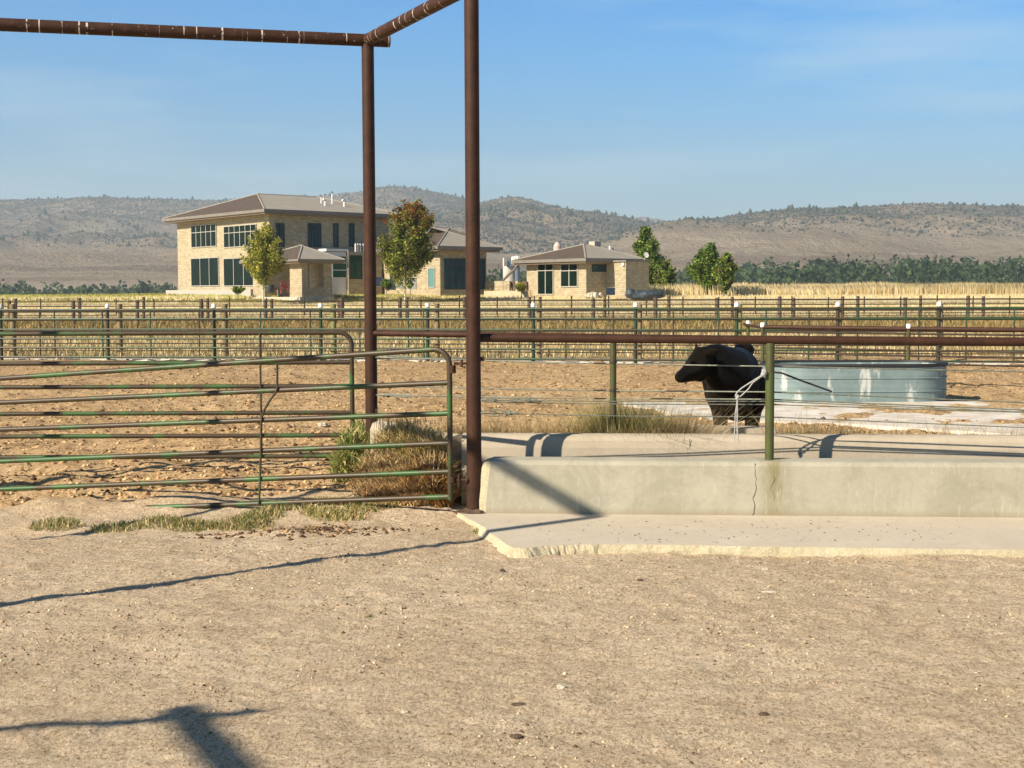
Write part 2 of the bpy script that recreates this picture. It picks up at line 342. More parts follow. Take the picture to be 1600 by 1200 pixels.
def ground_mat():
    m, t, b = new_mat('ground_dirt'); co = objco(t); g = N(t, 'ShaderNodeSeparateXYZ'); t.links.new(co, g.inputs[0])
    wob = noise(t, co, .35, 4); yv = mth(t, 'ADD', g.outputs[1], mth(t, 'MULTIPLY', mth(t, 'SUBTRACT', wob, .5), 2.0))
    big = noise(t, co, .8, 5, .6); mid = noise(t, co, 9, 5, .75); fine = noise(t, objco(t, (1, .6, 1)), 55, 6, .9); mot = noise(t, objco(t, (1, 1.6, 1)), 2.6, 5, .7); grit = noise(t, co, 150, 3, .7)
    yard = ramp(t, big, [(.3, (.55, .425, .28)), (.55, (.65, .515, .355)), (.72, (.74, .60, .43))])
    yard = mix(t, mr(t, mid, .42, .62, 0, .55), yard, (.46, .33, .20))
    yard = mix(t, mr(t, mot, .30, .45, .55, 0), yard, (.34, .235, .135)); yard = mix(t, mr(t, mot, .56, .68, 0, .5), yard, (.70, .57, .41))
    yard = mix(t, mr(t, fine, .52, .60, 0, .7), yard, (.84, .70, .50))
    yard = mix(t, mr(t, fine, .40, .475, .9, 0), yard, (.17, .10, .045))  # dark flecks put the grit's small shadows into the dirt colour
    yard = mix(t, mr(t, grit, .58, .66, 0, .6), yard, (.72, .60, .43)); yard = mix(t, mr(t, grit, .36, .43, .6, 0), yard, (.10, .06, .032))
    elo = noise(t, objco(t, (9, 16, 9)), 1.0, 6, .85); yard = mix(t, mr(t, elo, .33, .39, .85, 0), yard, (.10, .055, .025))
    c2 = noise(t, co, 3.2, 5, .75); c3 = noise(t, co, 17, 6, .9)
    cor = ramp(t, noise(t, co, .25, 4), [(.35, (.46, .29, .13)), (.6, (.56, .375, .19))])
    cor = mix(t, mr(t, c3, .50, .58, 0, .85), cor, (.74, .54, .31)); cor = mix(t, mr(t, c3, .40, .47, .9, 0), cor, (.10, .05, .02))
    cor = mix(t, mr(t, c2, .36, .47, .8, 0), cor, (.16, .09, .042)); cor = mix(t, mr(t, c2, .56, .66, 0, .5), cor, (.68, .52, .32))
    pas = ramp(t, noise(t, objco(t, (.5, 1, 1)), 1.2, 6, .8), [(.35, (.24, .17, .09)), (.5, (.44, .35, .19)), (.65, (.56, .46, .27))])
    oli = ramp(t, noise(t, co, 1.0, 6, .8), [(.35, (.12, .095, .03)), (.6, (.26, .20, .07))])
    strw = ramp(t, noise(t, objco(t, (.3, 1, 1)), .5, 6, .7), [(.3, (.56, .45, .24)), (.6, (.74, .62, .37))])
    c = mix(t, mr(t, yv, 12.0, 13.2, smooth=True), yard, cor)
    c = mix(t, mr(t, yv, 38.5, 40.5), c, pas); c = mix(t, mr(t, yv, 60, 63), c, oli); c = mix(t, mr(t, yv, 84, 87), c, strw)
    far = mix(t, noise(t, co, .01, 4), (.20, .17, .09), (.34, .29, .19)); c = mix(t, mr(t, yv, 200, 260), c, far)
    t.links.new(c, b.inputs['Base Color']); b.inputs['Roughness'].default_value = .97; b.inputs['Specular IOR Level'].default_value = .15
    h = mth(t, 'ADD', mth(t, 'MULTIPLY', fine, .6), mth(t, 'ADD', mth(t, 'MULTIPLY', grit, .3), mth(t, 'MULTIPLY', mid, 1.2)))
    hm = mth(t, 'MULTIPLY', h, mr(t, g.outputs[1], 10, 40, 1, 3)); bump(t, b, hm, 1.0, .022); return m
GM = ground_mat()
gobj = mesh_np('ground', np.stack([XX, YY, ZZ], -1).reshape(-1, 3), Fq, GM, origin=True, smooth=True); tag(gobj, kind='structure')

# ------------------------------------------------------------------ hills
RIDGES = [  # (ridge distance, foot distance, [(u, v)...])
    (3100, 1500, [(-900, 345), (-500, 330), (-200, 318), (0, 312), (200, 308), (350, 312), (500, 306), (560, 300), (590, 294), (620, 292), (660, 296), (700, 305), (730, 313), (780, 330), (860, 352), (950, 372), (1080, 388), (1300, 398), (2600, 400)]),
    (2500, 1350, [(-900, 400), (560, 398), (620, 375), (680, 345), (730, 324), (755, 316), (780, 311), (800, 308), (830, 312), (860, 321), (900, 329), (940, 336), (980, 344), (1010, 351), (1040, 358), (1090, 372), (1200, 392), (2600, 400)]),
    (4800, 3400, [(-900, 350), (600, 350), (900, 350), (960, 346), (1000, 345), (1025, 343), (1045, 347), (1080, 353), (1300, 352), (1700, 345), (2600, 350)]),
    (2050, 1250, [(-900, 402), (880, 400), (960, 380), (1010, 362), (1045, 352), (1080, 348), (1120, 344), (1150, 338), (1180, 335), (1220, 333), (1250, 331), (1350, 326), (1450, 322), (1600, 326), (1900, 318), (2600, 330)]),
]
def hill_z(X, Y):
    U = 800+F_PX*X/Y
    Z = np.interp(Y, [950, 1150, 1500, 2000, 3000, 9000], [-1.5, 14, 42, 63, 85, 100])
    F0 = Z.copy()
    for i, (D, Fd, pr) in enumerate(RIDGES):
        uu = [a for a, _ in pr]; vv = [b for _, b in pr]
        rz = 1.8+(462-np.interp(U, uu, vv))/F_PX*D
        t = np.clip((Y-Fd)/(D-Fd), 0, 1)
        gul = vnoise(X, Y*.35, 240, 20+i)*.8+vnoise(X, Y*.45, 100, 30+i)*.5+vnoise(X, Y*.6, 45, 40+i)*.18
        t2 = np.clip(t**1.15+gul*1.05*t*(1-t)*2.2, 0, 1)
        back = np.clip((Y-D)/900, 0, 1)
        h = F0+(rz-F0)*t2*(1-back)
        h = h+(vnoise(X, Y, 75, 50+i)*15+vnoise(X, Y, 30, 60+i)*8+vnoise(X, Y, 13, 65+i)*3)*np.clip(t*3, 0, 1)*np.clip(1.15-t, 0, 1)
        Z = np.maximum(Z, h)
    return Z
hy = np.concatenate([np.linspace(950, 2600, 210), np.linspace(2610, 5800, 150)]); hk = np.linspace(-.85, .85, 900)
HY, HK = np.meshgrid(hy, hk, indexing='ij'); HX = HY*HK; HZ = hill_z(HX, HY)
idx = np.arange(HX.size).reshape(HX.shape); Fh = np.stack([idx[:-1, :-1], idx[:-1, 1:], idx[1:, 1:], idx[1:, :-1]], -1).reshape(-1, 4)
def hill_mat():
    m, t, b = new_mat('dry_hill'); co = objco(t); g = N(t, 'ShaderNodeSeparateXYZ'); t.links.new(co, g.inputs[0])
    c = ramp(t, noise(t, co, .004, 6, .65), [(.35, (.34, .25, .165)), (.5, (.43, .335, .23)), (.65, (.52, .42, .30))])
    sh = noise(t, co, .035, 6, .8); patch = noise(t, co, .0035, 4, .6, .5)
    k = mr(t, mth(t, 'ADD', sh, mth(t, 'MULTIPLY', patch, .5)), .72, .80); hi = mr(t, g.outputs[2], 60, 105)
    c = mix(t, mth(t, 'MULTIPLY', mth(t, 'MULTIPLY', k, hi), .85), c, (.10, .105, .085))
    pl = mr(t, noise(t, co, .045, 6, .9), .46, .56); c = mix(t, mth(t, 'MULTIPLY', mth(t, 'MULTIPLY', pl, hi), .38), c, (.15, .15, .12))
    rk = mr(t, noise(t, co, .055, 4, .8), .60, .66); c = mix(t, mth(t, 'MULTIPLY', mth(t, 'MULTIPLY', rk, hi), .8), c, (.56, .49, .41))
    fl = ramp(t, noise(t, objco(t, (.3, 3, 1)), .004, 4, .6), [(.4, (.30, .215, .14)), (.5, (.42, .33, .23)), (.6, (.27, .20, .13))])
    c = mix(t, mr(t, g.outputs[2], 30, 75), mix(t, mr(t, g.outputs[1], 1080, 1180), (.50, .42, .30), fl), c)
    t.links.new(c, b.inputs['Base Color']); b.inputs['Roughness'].default_value = 1; b.inputs['Specular IOR Level'].default_value = 0
    bump(t, b, sh, 1.0, 30); return m
ho = mesh_np('hills', np.stack([HX, HY, HZ], -1).reshape(-1, 3), Fh, hill_mat(), origin=True, smooth=True); tag(ho, kind='structure')

# ------------------------------------------------------------------ scatter helpers
def blades(P, h, wd, lean, cols, seed=0):
    """curved blades: P (n,3) bases, h, wd (n,), lean (n,) ; returns V,F,C (tris)"""
    g = np.random.default_rng(seed); n = len(P); a = g.uniform(0, 2*np.pi, n); b = g.uniform(0, 2*np.pi, n)
    side = np.stack([np.cos(a), np.sin(a), np.zeros(n)], 1)*wd[:, None]*.5
    ld = np.stack([np.cos(b), np.sin(b), np.zeros(n)], 1)*(lean*h)[:, None]
    up = np.zeros((n, 3)); up[:, 2] = h
    mid = P+up*.55+ld*.35; tip = P+up*g.uniform(.85, 1, n)[:, None]+ld
    V = np.stack([P-side, P+side, mid+side*.8, mid-side*.8, tip], 1).reshape(-1, 3); o = (np.arange(n)*5)[:, None]
    F = np.concatenate([o+np.array([[0, 1, 2]]), o+np.array([[0, 2, 3]]), o+np.array([[3, 2, 4]])])
    return V, F, np.repeat(cols, 5, 0)
def pick(g, n, pal, var=.2):
    pal = np.array(pal); c = pal[g.integers(0, len(pal), n)]; return np.clip(c*g.uniform(1-var, 1+var, (n, 1)), 0, 1)
def lowpoly(P, r, cols, seed=0, squash=.7):
    g = np.random.default_rng(seed); n = len(P)
    base = np.array([[1, 0, 0], [0, 1, 0], [-1, 0, 0], [0, -1, 0], [0, 0, 1], [0, 0, -1.0]]); base = base[None]*g.uniform(.6, 1.25, (n, 6, 1))
    a = g.uniform(0, 6.28, n); c, s = np.cos(a), np.sin(a)
    x = base[..., 0]*c[:, None]-base[..., 1]*s[:, None]; y = base[..., 0]*s[:, None]+base[..., 1]*c[:, None]
    base = np.stack([x*g.uniform(.7, 1.4, (n, 1)), y, base[..., 2]*squash], -1)
    V = (P[:, None]+base*r[:, None, None]).reshape(-1, 3); f = np.array([[0, 1, 4], [1, 2, 4], [2, 3, 4], [3, 0, 4], [1, 0, 5], [2, 1, 5], [3, 2, 5], [0, 3, 5]])
    F = ((np.arange(n)*6)[:, None, None]+f).reshape(-1, 3); return V, F, np.repeat(cols, 6, 0)
STRAW = [(.68, .54, .26), (.76, .64, .36), (.60, .46, .20), (.48, .35, .15), (.80, .70, .44)]
OLV = [(.22, .17, .06), (.32, .23, .09), (.38, .27, .11), (.17, .14, .05), (.45, .35, .17)]
GRN = [(.08, .14, .025), (.14, .20, .045), (.20, .24, .06), (.10, .12, .03)]
def field(name, x0, x1, y0, y1, n, hl, hh, wd, pal, seed, label_kind='stuff', wedge=True, lean=.35, patch=None):
    g = np.random.default_rng(seed); y = g.uniform(y0, y1, n); k = g.uniform(x0, x1, n); x = k*y if wedge else k
    if patch:
        keep = vnoise(x, y, patch, seed) > g.uniform(-.45, .1, n); x, y = x[keep], y[keep]; n = len(x)
    P = np.stack([x, y, zg(x, y)-.02], 1); h = g.uniform(hl, hh, n)*(1+.5*vnoise(x, y, 4, seed+1))
    V, F, C = blades(P, h, g.uniform(.6, 1.3, n)*wd, g.uniform(0, lean*2, n), pick(g, n, pal), seed)
    o = mesh_np(name, V, F, BLADE, cols=C, origin=True); tag(o, kind='stuff'); return o
def inside_bldg(x, y): return False

# grass and weeds
field('weeds', -.5, .5, 39.6, 61, 52000, .06, .34, .035, STRAW+OLV+[(.62, .5, .28)]*2, 3, patch=1.6)
field('weeds', -.5, .5, 61, 84, 42000, .12, .42, .05, OLV+[(.40, .26, .09), (.34, .22, .08)], 4, patch=3)
field('dry_grass', -.5, .5, 86, 116, 36000, .08, .28, .05, STRAW, 5)
field('dry_grass', -.02, .5, 117, 175, 90000, .5, 1.0, .08, STRAW+[(.72, .62, .38)]*3+[(.5, .34, .18)], 6, lean=.2)
field('lawn_grass', -.21, -.02, 108, 132, 22000, .08, .22, .08, [(.28, .30, .07), (.38, .36, .10), (.20, .24, .05), (.5, .44, .18)], 8)
field('lawn_grass', -.50, -.21, 108, 140, 12000, .08, .25, .09, [(.28, .30, .07), (.38, .36, .10), (.5, .44, .18)], 9)

# clods in the corral and grit in the yard
g = np.random.default_rng(21); n = 22000; y = 12.8+(g.uniform(0, 1, n)**1.5)*25; x = g.uniform(-.5, .5, n)*y
P = np.stack([x, y, zg(x, y)], 1); keep = ~((x > 1.0) & (y > 19.8) & (y < 24)); P = P[keep]; n = len(P)
V, F, C = lowpoly(P, .010+.035*g.uniform(0, 1, n)**2, pick(g, n, [(.11, .06, .03), (.20, .11, .05), (.48, .31, .15), (.58, .40, .21), (.36, .22, .10), (.44, .28, .13), (.09, .05, .025)], .25), 22)
tag(mesh_np('manure_clods', V, F, CLOD, cols=C, origin=True), kind='stuff')
g = np.random.default_rng(23); n = 75000; y = 4.8+6.8*g.uniform(0, 1, n); x = g.uniform(-.48, .48, n)*(y+.5)
slabmask = (x > -.55) & (y > 9.95); dk = vnoise(x, y, .7, 77)+.5*vnoise(x, y, .25, 78) > g.uniform(-.15, .9, n); P = np.stack([x, y, zg(x, y)], 1)[~slabmask & dk]; n = len(P)
V, F, C = lowpoly(P, .0022+.011*g.uniform(0, 1, n)**5, pick(g, n, [(.20, .13, .075), (.42, .31, .20), (.52, .40, .26), (.58, .46, .31), (.48, .36, .23), (.10, .06, .03), (.14, .085, .045)], .25), 24, .9)
tag(mesh_np('gravel', V, F, CLOD, cols=C, origin=True), kind='stuff')
g = np.random.default_rng(25); n = 500; y = g.normal(10.85, .13, n); x = g.normal(-1.7, .42, n)
P = np.stack([x, y, zg(x, y)], 1); V, F, C = lowpoly(P, g.uniform(.006, .028, n), pick(g, n, [(.06, .032, .018), (.10, .055, .028), (.16, .09, .045), (.35, .24, .13)], .2), 26)
tag(mesh_np('manure_crumbs', V, F, CLOD, cols=C, origin=True), kind='stuff')

# ------------------------------------------------------------------ feed bunk
B0 = gp(757, 802, 0); B1 = gp(1250, 806, 0); bd = (B1-B0); bd[2] = 0; bd /= np.linalg.norm(bd); brz = math.atan2(bd[1], bd[0])
bn = np.array([-bd[1], bd[0], 0])
def BL(a, c, z): return B0+bd*a+bn*c+np.array([0, 0, z])       # bunk local -> world
bunk = empty('feed_bunk', (B0[0], B0[1], 0), 'long cast concrete feed bunk with a low front wall and higher rounded back wall', 'feed bunk', rz=brz)
def profile_extrude(name, prof, a0, a1, mat, parent, steps=200, amp=.004, seed=1, a0f=None, cap=True):
    g = np.random.default_rng(seed); m = len(prof); V = []; F = []
    for i in range(steps+1):
        for j, (c, z) in enumerate(prof):
            s0 = a0f(c, z) if a0f else a0
            a = s0+(a1-s0)*(i/steps)**1.6; k = g.uniform(-amp, amp)
            V.append((a, c+k, z+k*(.5 if z > 0 else 0)))
    for i in range(steps):
        for j in range(m-1): F.append((i*m+j, i*m+j+1, (i+1)*m+j+1, (i+1)*m+j))
        F.append((i*m+m-1, i*m, (i+1)*m, (i+1)*m+m-1))
    if cap: F += [tuple(range(m)), tuple(reversed(range(steps*m, steps*m+m)))]
    o = mesh_np(name, np.array(V), F, mat, parent, smooth=False, local=True); return o
# front wall with a chipped, slanting left end
FW = [(0, -.12), (0, .08), (0, .2), (0, .3), (-.001, .405), (.008, .43), (.03, .44), (.15, .443), (.29, .44), (.31, .42), (.31, -.12)]
profile_extrude('front_wall', FW, .0, 9.0, CONCF, bunk, amp=0, a0f=lambda c, z: .004+.11*max(z, 0)+0*c)
EW = MB()
pr = [(0, -.05), (0, .1), (0, .2), (0, .3), (0, .40), (.02, .435), (.28, .435), (.30, .3), (.30, .1), (.30, -.05)]
g = np.random.default_rng(5); Vv = []; 
for k, off in enumerate((0.0, .35, .7, 1.0)):
    for (c, z) in pr:
        a_r = .006+.11*max(z, 0); a_l = a_r-.085*(1-.0*z)
        a = a_r+(a_l-a_r)*off; c2 = c+(.06*off*off if c < .15 else 0)+g.uniform(-.006, .006)*(off > 0); Vv.append((a+g.uniform(-.006, .006)*(off > 0), c2, z-(.03*off*off if z > .3 else 0)))
m_ = len(pr); Ff = [(i*m_+j, (i+1)*m_+j, (i+1)*m_+j+1, i*m_+j+1) for i in range(3) for j in range(m_-1)]+[tuple(range(3*m_, 4*m_))]
EW.add(Vv, Ff); EW.build('chipped_end', CONCC, bunk, local=True)
RW = [(.60, -.1), (.61, .12), (.62, .30), (.63, .48), (.645, .54), (.67, .572), (.71, .588), (.80, .59), (.86, .585), (.89, .56), (.90, .5), (.93, -.1)]
profile_extrude('back_wall', RW, -.26, 9.0, CONCW, bunk, amp=0, seed=2)
MB().box(.0, 9.0, .31, .61, -.1, .12).build('trough_floor', CONCW, bunk, local=True)

pxa = float((vp(1202, 717, BL(0, .15, 0), BL(1, .15, 0))-B0)@bd)
tf = CONCF.node_tree; bf = [n for n in tf.nodes if n.type == 'BSDF_PRINCIPLED'][0]; src = bf.inputs['Base Color'].links[0].from_socket
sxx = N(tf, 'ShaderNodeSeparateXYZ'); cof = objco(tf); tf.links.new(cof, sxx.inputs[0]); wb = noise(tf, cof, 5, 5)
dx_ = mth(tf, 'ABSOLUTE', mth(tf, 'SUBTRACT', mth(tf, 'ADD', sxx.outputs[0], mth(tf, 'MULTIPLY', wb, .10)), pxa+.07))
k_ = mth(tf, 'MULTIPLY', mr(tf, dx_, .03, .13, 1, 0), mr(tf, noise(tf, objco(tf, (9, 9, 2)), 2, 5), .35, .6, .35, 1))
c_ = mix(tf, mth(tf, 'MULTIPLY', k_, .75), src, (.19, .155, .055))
big_ = noise(tf, cof, 2.2, 6, .7, .6); c_ = mix(tf, mr(tf, big_, .48, .62, 0, .4), c_, (.24, .225, .155))
c_ = mix(tf, mr(tf, sxx.outputs[2], .0, .06, .55, 0), c_, (.25, .19, .115)); c_ = mix(tf, mr(tf, noise(tf, objco(tf, (8, 8, 1.2)), 3, 4, .7), .60, .66, 0, .35), c_, (.52, .48, .37))
tf.links.new(c_, bf.inputs['Base Color'])
g = np.random.default_rng(61)
def crack(a0, zs, ze_, mat, wob=.012, rr_=.0035, nm='crack', step=.025, c0=0.0):
    pts = []; a = a0; z = zs
    while z > ze_: pts.append((a, c0-.0005, z)); a += g.uniform(-wob, wob); z -= step*g.uniform(.6, 1.4)
    MB().tube(pts, [rr_*g.uniform(.5, 1.6) for _ in pts], 5, True).build(nm, mat, bunk, local=True)
crackm = simple('crack_brown', (.09, .07, .045), (.16, .13, .09), 30, .95)  # dark brown for the thin tubes drawn along the cracks
crack(pxa-.13, .43, .0, crackm, rr_=.0028); crack(pxa+.02, .33, .1, crackm, .02, .002)
crack(1.72, .56, .42, crackm, .004, .0025, c0=.633)
# wall joining the back wall to the far post
P2 = at(581, 690, 13.8); P2 = np.array([P2[0], 13.8, 0]); P1 = at(741, 803, 11.42); P1 = np.array([P1[0], P1[1]+.03, 0])
qa = BL(-.30, .78, 0); qb = P2+np.array([.10, -.25, 0]); dd = qb-qa; dl = np.linalg.norm(dd); dd /= dl; dn = np.array([-dd[1], dd[0], 0])
sw = MB(); prf = [(-.10, -.15), (-.10, .5), (-.07, .56), (0, .58), (.07, .56), (.10, .5), (.10, -.15)]
V = [qa+dd*(dl*i/20)+dn*c+np.array([0, 0, z]) for i in range(21) for (c, z) in prf]; m_ = 7
sw.add(V, [(i*m_+j, i*m_+j+1, (i+1)*m_+j+1, (i+1)*m_+j) for i in range(20) for j in range(m_-1)]+[tuple(range(m_)), tuple(reversed(range(20*m_, 21*m_)))])
tag(sw.build('barrier_wall', CONCW), 'low pale concrete wall behind the dry weeds, between the two tall rusty posts', 'concrete wall')

# apron slab
edge = [gp(u, v, 0) for u, v in ((712, 799), (727, 808), (741, 815), (757, 824), (766, 833), (778, 841), (790, 850), (803, 856), (822, 857), (850, 853), (880, 852), (905, 851), (950, 850.5), (1010, 851), (1080, 852), (1160, 853.5), (1250, 855), (1420, 857), (1700, 860))]
low = []
for i_, p_ in enumerate(edge):
    q_ = edge[min(i_+1, len(edge)-1)]-edge[max(i_-1, 0)]; q_ = np.array([q_[1], -q_[0], 0])/np.linalg.norm(q_)
    low.append(p_+q_*(.02+(.06 if 2 < i_ < 10 else 0))+np.array([0, 0, -.10]))
g = np.random.default_rng(31)
def dens(poly, k, jit):
    out = []
    for a, b in zip(poly[:-1], poly[1:]):
        for i in range(k): out.append(a+(b-a)*i/k+np.array([g.uniform(-jit, jit), g.uniform(-jit, jit), 0]))
    return out+[poly[-1]]
eT = dens(edge, 6, .006); eM = [a*.5+b*.5+np.array([0, -.004+g.uniform(-.008, .008), g.uniform(-.004, .018)]) for a, b in zip(dens(edge, 6, .008), dens(low, 6, .008))]; eL = dens(low, 6, .012)
back = [p+np.array([0, 0, .0]) for p in (BL(9.2, .2, 0), BL(-.02, .2, 0), BL(-.35, .22, 0))]
nE = len(eT); Vs = [tuple(p) for p in eT]+[tuple(p) for p in back]
top = mesh_np('apron_slab', np.array(Vs), [tuple(range(len(Vs)))], SLABM)
tag(top, 'pale concrete apron slab with a broken left corner, in front of the feed bunk', 'concrete slab')
rim = MB(); rim.add(eT+eM+eL, [(k*nE+i, (k+1)*nE+i, (k+1)*nE+i+1, k*nE+i+1) for k in range(2) for i in range(nE-1)])
r0 = rim.build('broken_edge', CONCC, None); r0.parent = top
r0.location = Vector(r0.location)-Vector(top.location)
# debris flecks on the slab
g = np.random.default_rng(33); n = 170; u = g.uniform(830, 1500, n); v = g.uniform(812, 849, n); P = np.array([gp(a, b, .004) for a, b in zip(u, v)])
V, F, C = lowpoly(P, g.uniform(.003, .010, n), pick(g, n, [(.16, .12, .07), (.25, .2, .12), (.12, .12, .06)], .2), 34, .4); tag(mesh_np('manure_crumbs', V, F, CLOD, cols=C, origin=True), kind='stuff')

# low kerb behind the bunk weeds
k0 = at(1086, 668, 13.5); k1 = at(1215, 669, 13.3)
kb = MB(); kb.add([(k0[0], k0[1], -.1), (k1[0], k1[1], -.1), (k1[0], k1[1]+.3, -.1), (k0[0], k0[1]+.3, -.1), (k0[0], k0[1], k0[2]), (k1[0], k1[1], k0[2]), (k1[0], k1[1]+.3, k0[2]), (k0[0], k0[1]+.3, k0[2])], [(0, 3, 2, 1), (4, 5, 6, 7), (0, 1, 5, 4), (1, 2, 6, 5), (2, 3, 7, 6), (3, 0, 4, 7)])
tag(kb.build('concrete_block', CONCW), 'pinkish concrete block just behind the bunk, below the bull', 'concrete block')

# ------------------------------------------------------------------ overhead pipe frames
HT = 4.32
def tcol(p, z): return np.array([p[0], p[1], z])
P1t = tcol(P1, HT); P2t = tcol(P2, HT)
b1 = (P1t-P2t); b1 /= np.linalg.norm(b1)
RB1 = rust_mat('rusty_beam_with_droppings', tuple(b1)); B2L = at(350, 58, 13.45); B2d = np.array([B2L[0]-P2[0], B2L[1]-P2[1], 0]); B2d /= np.linalg.norm(B2d)
RB2 = rust_mat('rusty_crossbeam_with_droppings', tuple(B2d))
fr = empty('overhead_gantry', (P1[0], P1[1], 0), 'tall rusty overhead pipe frame with its near post at the end of the concrete bunk', 'gantry')
tube('post', [tcol(P1, -.1), tcol(P1, .15), tcol(P1, 1.5), tcol(P1, 3), tcol(P1, HT)], [.066, .063, .060, .060, .060], RUST, fr, 24)
tube('post', [tcol(P2, -.1), tcol(P2, 2), tcol(P2, HT-.03)], .061, RUST, fr, 24)
tube('beam', [P2t, P2t+b1*1.4, P1t+b1*.3], .060, RB1, fr, 24)
P6 = P2+B2d*6.6
tube('beam', [tcol(P2-B2d*.22, HT-.005), tcol(P2+B2d*2, HT-.005), tcol(P2+B2d*6.8, HT-.005)], .0605, RB2, fr, 24)
tube('post', [tcol(P6, -.2), tcol(P6, HT-.03)], .06, RUST, fr, 16)
g = MB(); g.blob(P1+np.array([.0, -.02, .0]), (.15, .09, .035), 3, .3); g.build('dirt_mound', ROCKD, fr)
P3 = np.array([-4.92, 6.84, 0]); P4 = P3+np.array([-1.21, 2.42, 0])*1.05
f2 = empty('overhead_gantry', P3, 'matching rusty pipe frame across the alley, casting the long shadows', 'gantry')
for p in (P3, P4): tube('post', [tcol(p, -.2), tcol(p, 4.7)], .058, RUST, f2, 16)
tube('beam', [tcol(P3, 4.7), tcol(P4, 4.7)], .06, RUST, f2, 16)
P5 = np.array([-6.60, 2.0, 0]); d5 = np.array([.44, -.9, 0])
f3 = empty('overhead_gantry', P5, 'third rusty pipe frame left of the yard, casting the short shadow at the bottom left', 'gantry')
tube('post', [tcol(P5-np.array([.9, .3, 0]), -.2), tcol(P5-np.array([.9, .3, 0]), 4.3)], .06, RUST, f3, 16)
tube('beam', [tcol(P5-np.array([1.6, .35, 0]), 4.3), tcol(P5+np.array([.25, .06, 0]), 4.3)], .04, RUST, f3, 16)
tube('beam', [tcol(P5+np.array([-.12, .16, 0]), 4.3), tcol(P5+d5*3.5, 4.3)], .06, RUST, f3, 16)

# ------------------------------------------------------------------ bunk fence: rail, posts, cables
rl0 = vp(746, 527.8, BL(0, .15, 0), BL(1, .15, 0)); rl1 = vp(1250, 531.5, BL(0, .15, 0), BL(1, .15, 0))
rdir = rl1-rl0
rail = empty('bunk_fence', (B0[0], B0[1], 0), 'brown pipe rail over the bunk, held by the thick olive green post on its wall', 'fence')
tube('top_rail', [rl0-rdir*.0, rl1, rl0+rdir*1.9], .036, RUST, rail, 20)
pb = vp(1202, 717, BL(0, .15, 0), BL(1, .15, 0)); pt = vp(1202, 536, BL(0, .15, 0), BL(1, .15, 0))
for k, dx in enumerate((0, 2.45, 4.9)):
    a = np.array([pb[0], pb[1], .42])+bd*dx; tp = np.array([pb[0], pb[1], pt[2]])+bd*dx
    tube('post', [a, tp], .037, OLIVE if k == 0 else OLIVE, rail, 20)
def cable(pts, r=.0045, mat=CABLE, parent=rail): return tube('cable', pts, r, mat, parent, 8)
P1c = P1+np.array([.05, 0, 0])
def cend(v): return vp(1202, v, BL(0, .20, 0), BL(1, .20, 0))
def cext(v0, v1, q):                     # continue right beyond the post
    return vp(1250, v1, BL(0, .20, 0), BL(1, .20, 0))
for (v0, vr, ve) in ((625, 627, 629), (628, 632, 633.5), (646, 651.5, 653.5)):
    s = at(757, v0, P1[1]); q = cend(vr); e = cext(vr, ve, q); cable([s, s*.5+q*.5+np.array([0, 0, -.008]), q, e, e+(e-q)*9])
def turnbuckle(s, L, name='turnbuckle', open_=.012):
    s = np.asarray(s); d = bd
    m = MB(); m.tube([s, s+d*.05], .012, 8); m.tube([s+d*.04+np.array([0, 0, open_]), s+d*(.04+L*.5)+np.array([0, 0, open_*1.3]), s+d*(.04+L)], .006, 6)
    m.tube([s+d*.04-np.array([0, 0, open_]), s+d*(.04+L*.5)-np.array([0, 0, open_*1.3]), s+d*(.04+L)], .006, 6); m.tube([s+d*(.02+L), s+d*(.12+L)], .013, 8)
    m.blob(s+d*.12, (.022, .012, .018), 3, .3, 8, 5); m.blob(s+d*(L+.05), (.025, .014, .02), 4, .3, 8, 5); return m.build(name, CABLE, rail, smooth=True)
turnbuckle(at(750, 625, P1[1]-.02), .36); turnbuckle(at(750, 645, P1[1]-.02), .20, open_=.022)
tube('eye_bolt', [at(742, 560, P1[1]), at(757, 561, P1[1])], .016, RUST, rail, 8)
# wires crossing behind: far post -> bull corner
back = empty('cable_fence', (P2[0], P2[1], 0), 'cable fence running from the far tall post past the slim green post in the weeds', 'fence')
Q2 = BL(0, .2, 0)+bd*((pb-B0)@bd); Q2[2] = 0
r_a = tcol(P2, at(590, 520.6, P2[1])[2]); r_b = tcol(Q2, rl0[2]-.02)
tube('top_rail', [r_a, r_b], .029, RUST, back, 16)
pm = vp(958, 600, P2, Q2)
tube('post', [tcol(pm, -.1), tcol(pm, r_a[2])], .029, OLIVE, back, 16)
for (vL, vR, vE) in ((558, 572.5, 573.5), (603, 612.5, 614.5), (617, 624, 626)):
    s = tcol(P2, at(590, vL, P2[1])[2]); q = cend(vR); e = cext(vR, vE, q)
    m = s*.5+q*.5+np.array([0, 0, -.012]); tube('cable', [s, m, q], .006, CABLE, back, 8)
    tube('cable', [q, e, e+(e-q)*9], .006, CABLE, back, 8)
for vL in (558, 617):
    s = at(592, vL, P2[1]-.03); m = MB(); m.tube([s, s+np.array([.08, -.04, 0])], .012, 8); m.blob(s+np.array([.10, -.05, 0]), (.03, .02, .022), 7, .3, 8, 5)
    m.tube([s+np.array([.1, -.05, .01]), s+np.array([.34, -.2, .012])], .009, 6); m.tube([s+np.array([.1, -.05, -.01]), s+np.array([.34, -.2, -.012])], .006, 6); m.build('turnbuckle', CABLE, back, smooth=True)
# dark rings round the slim post where the cables pass
for v in (566, 610, 628): p = vp(958, v, P2, Q2); MB().tube([p+np.array([0, 0, -.012]), p+np.array([0, 0, .012])], .034, 12).build('dark_ring', DPIPE, back)
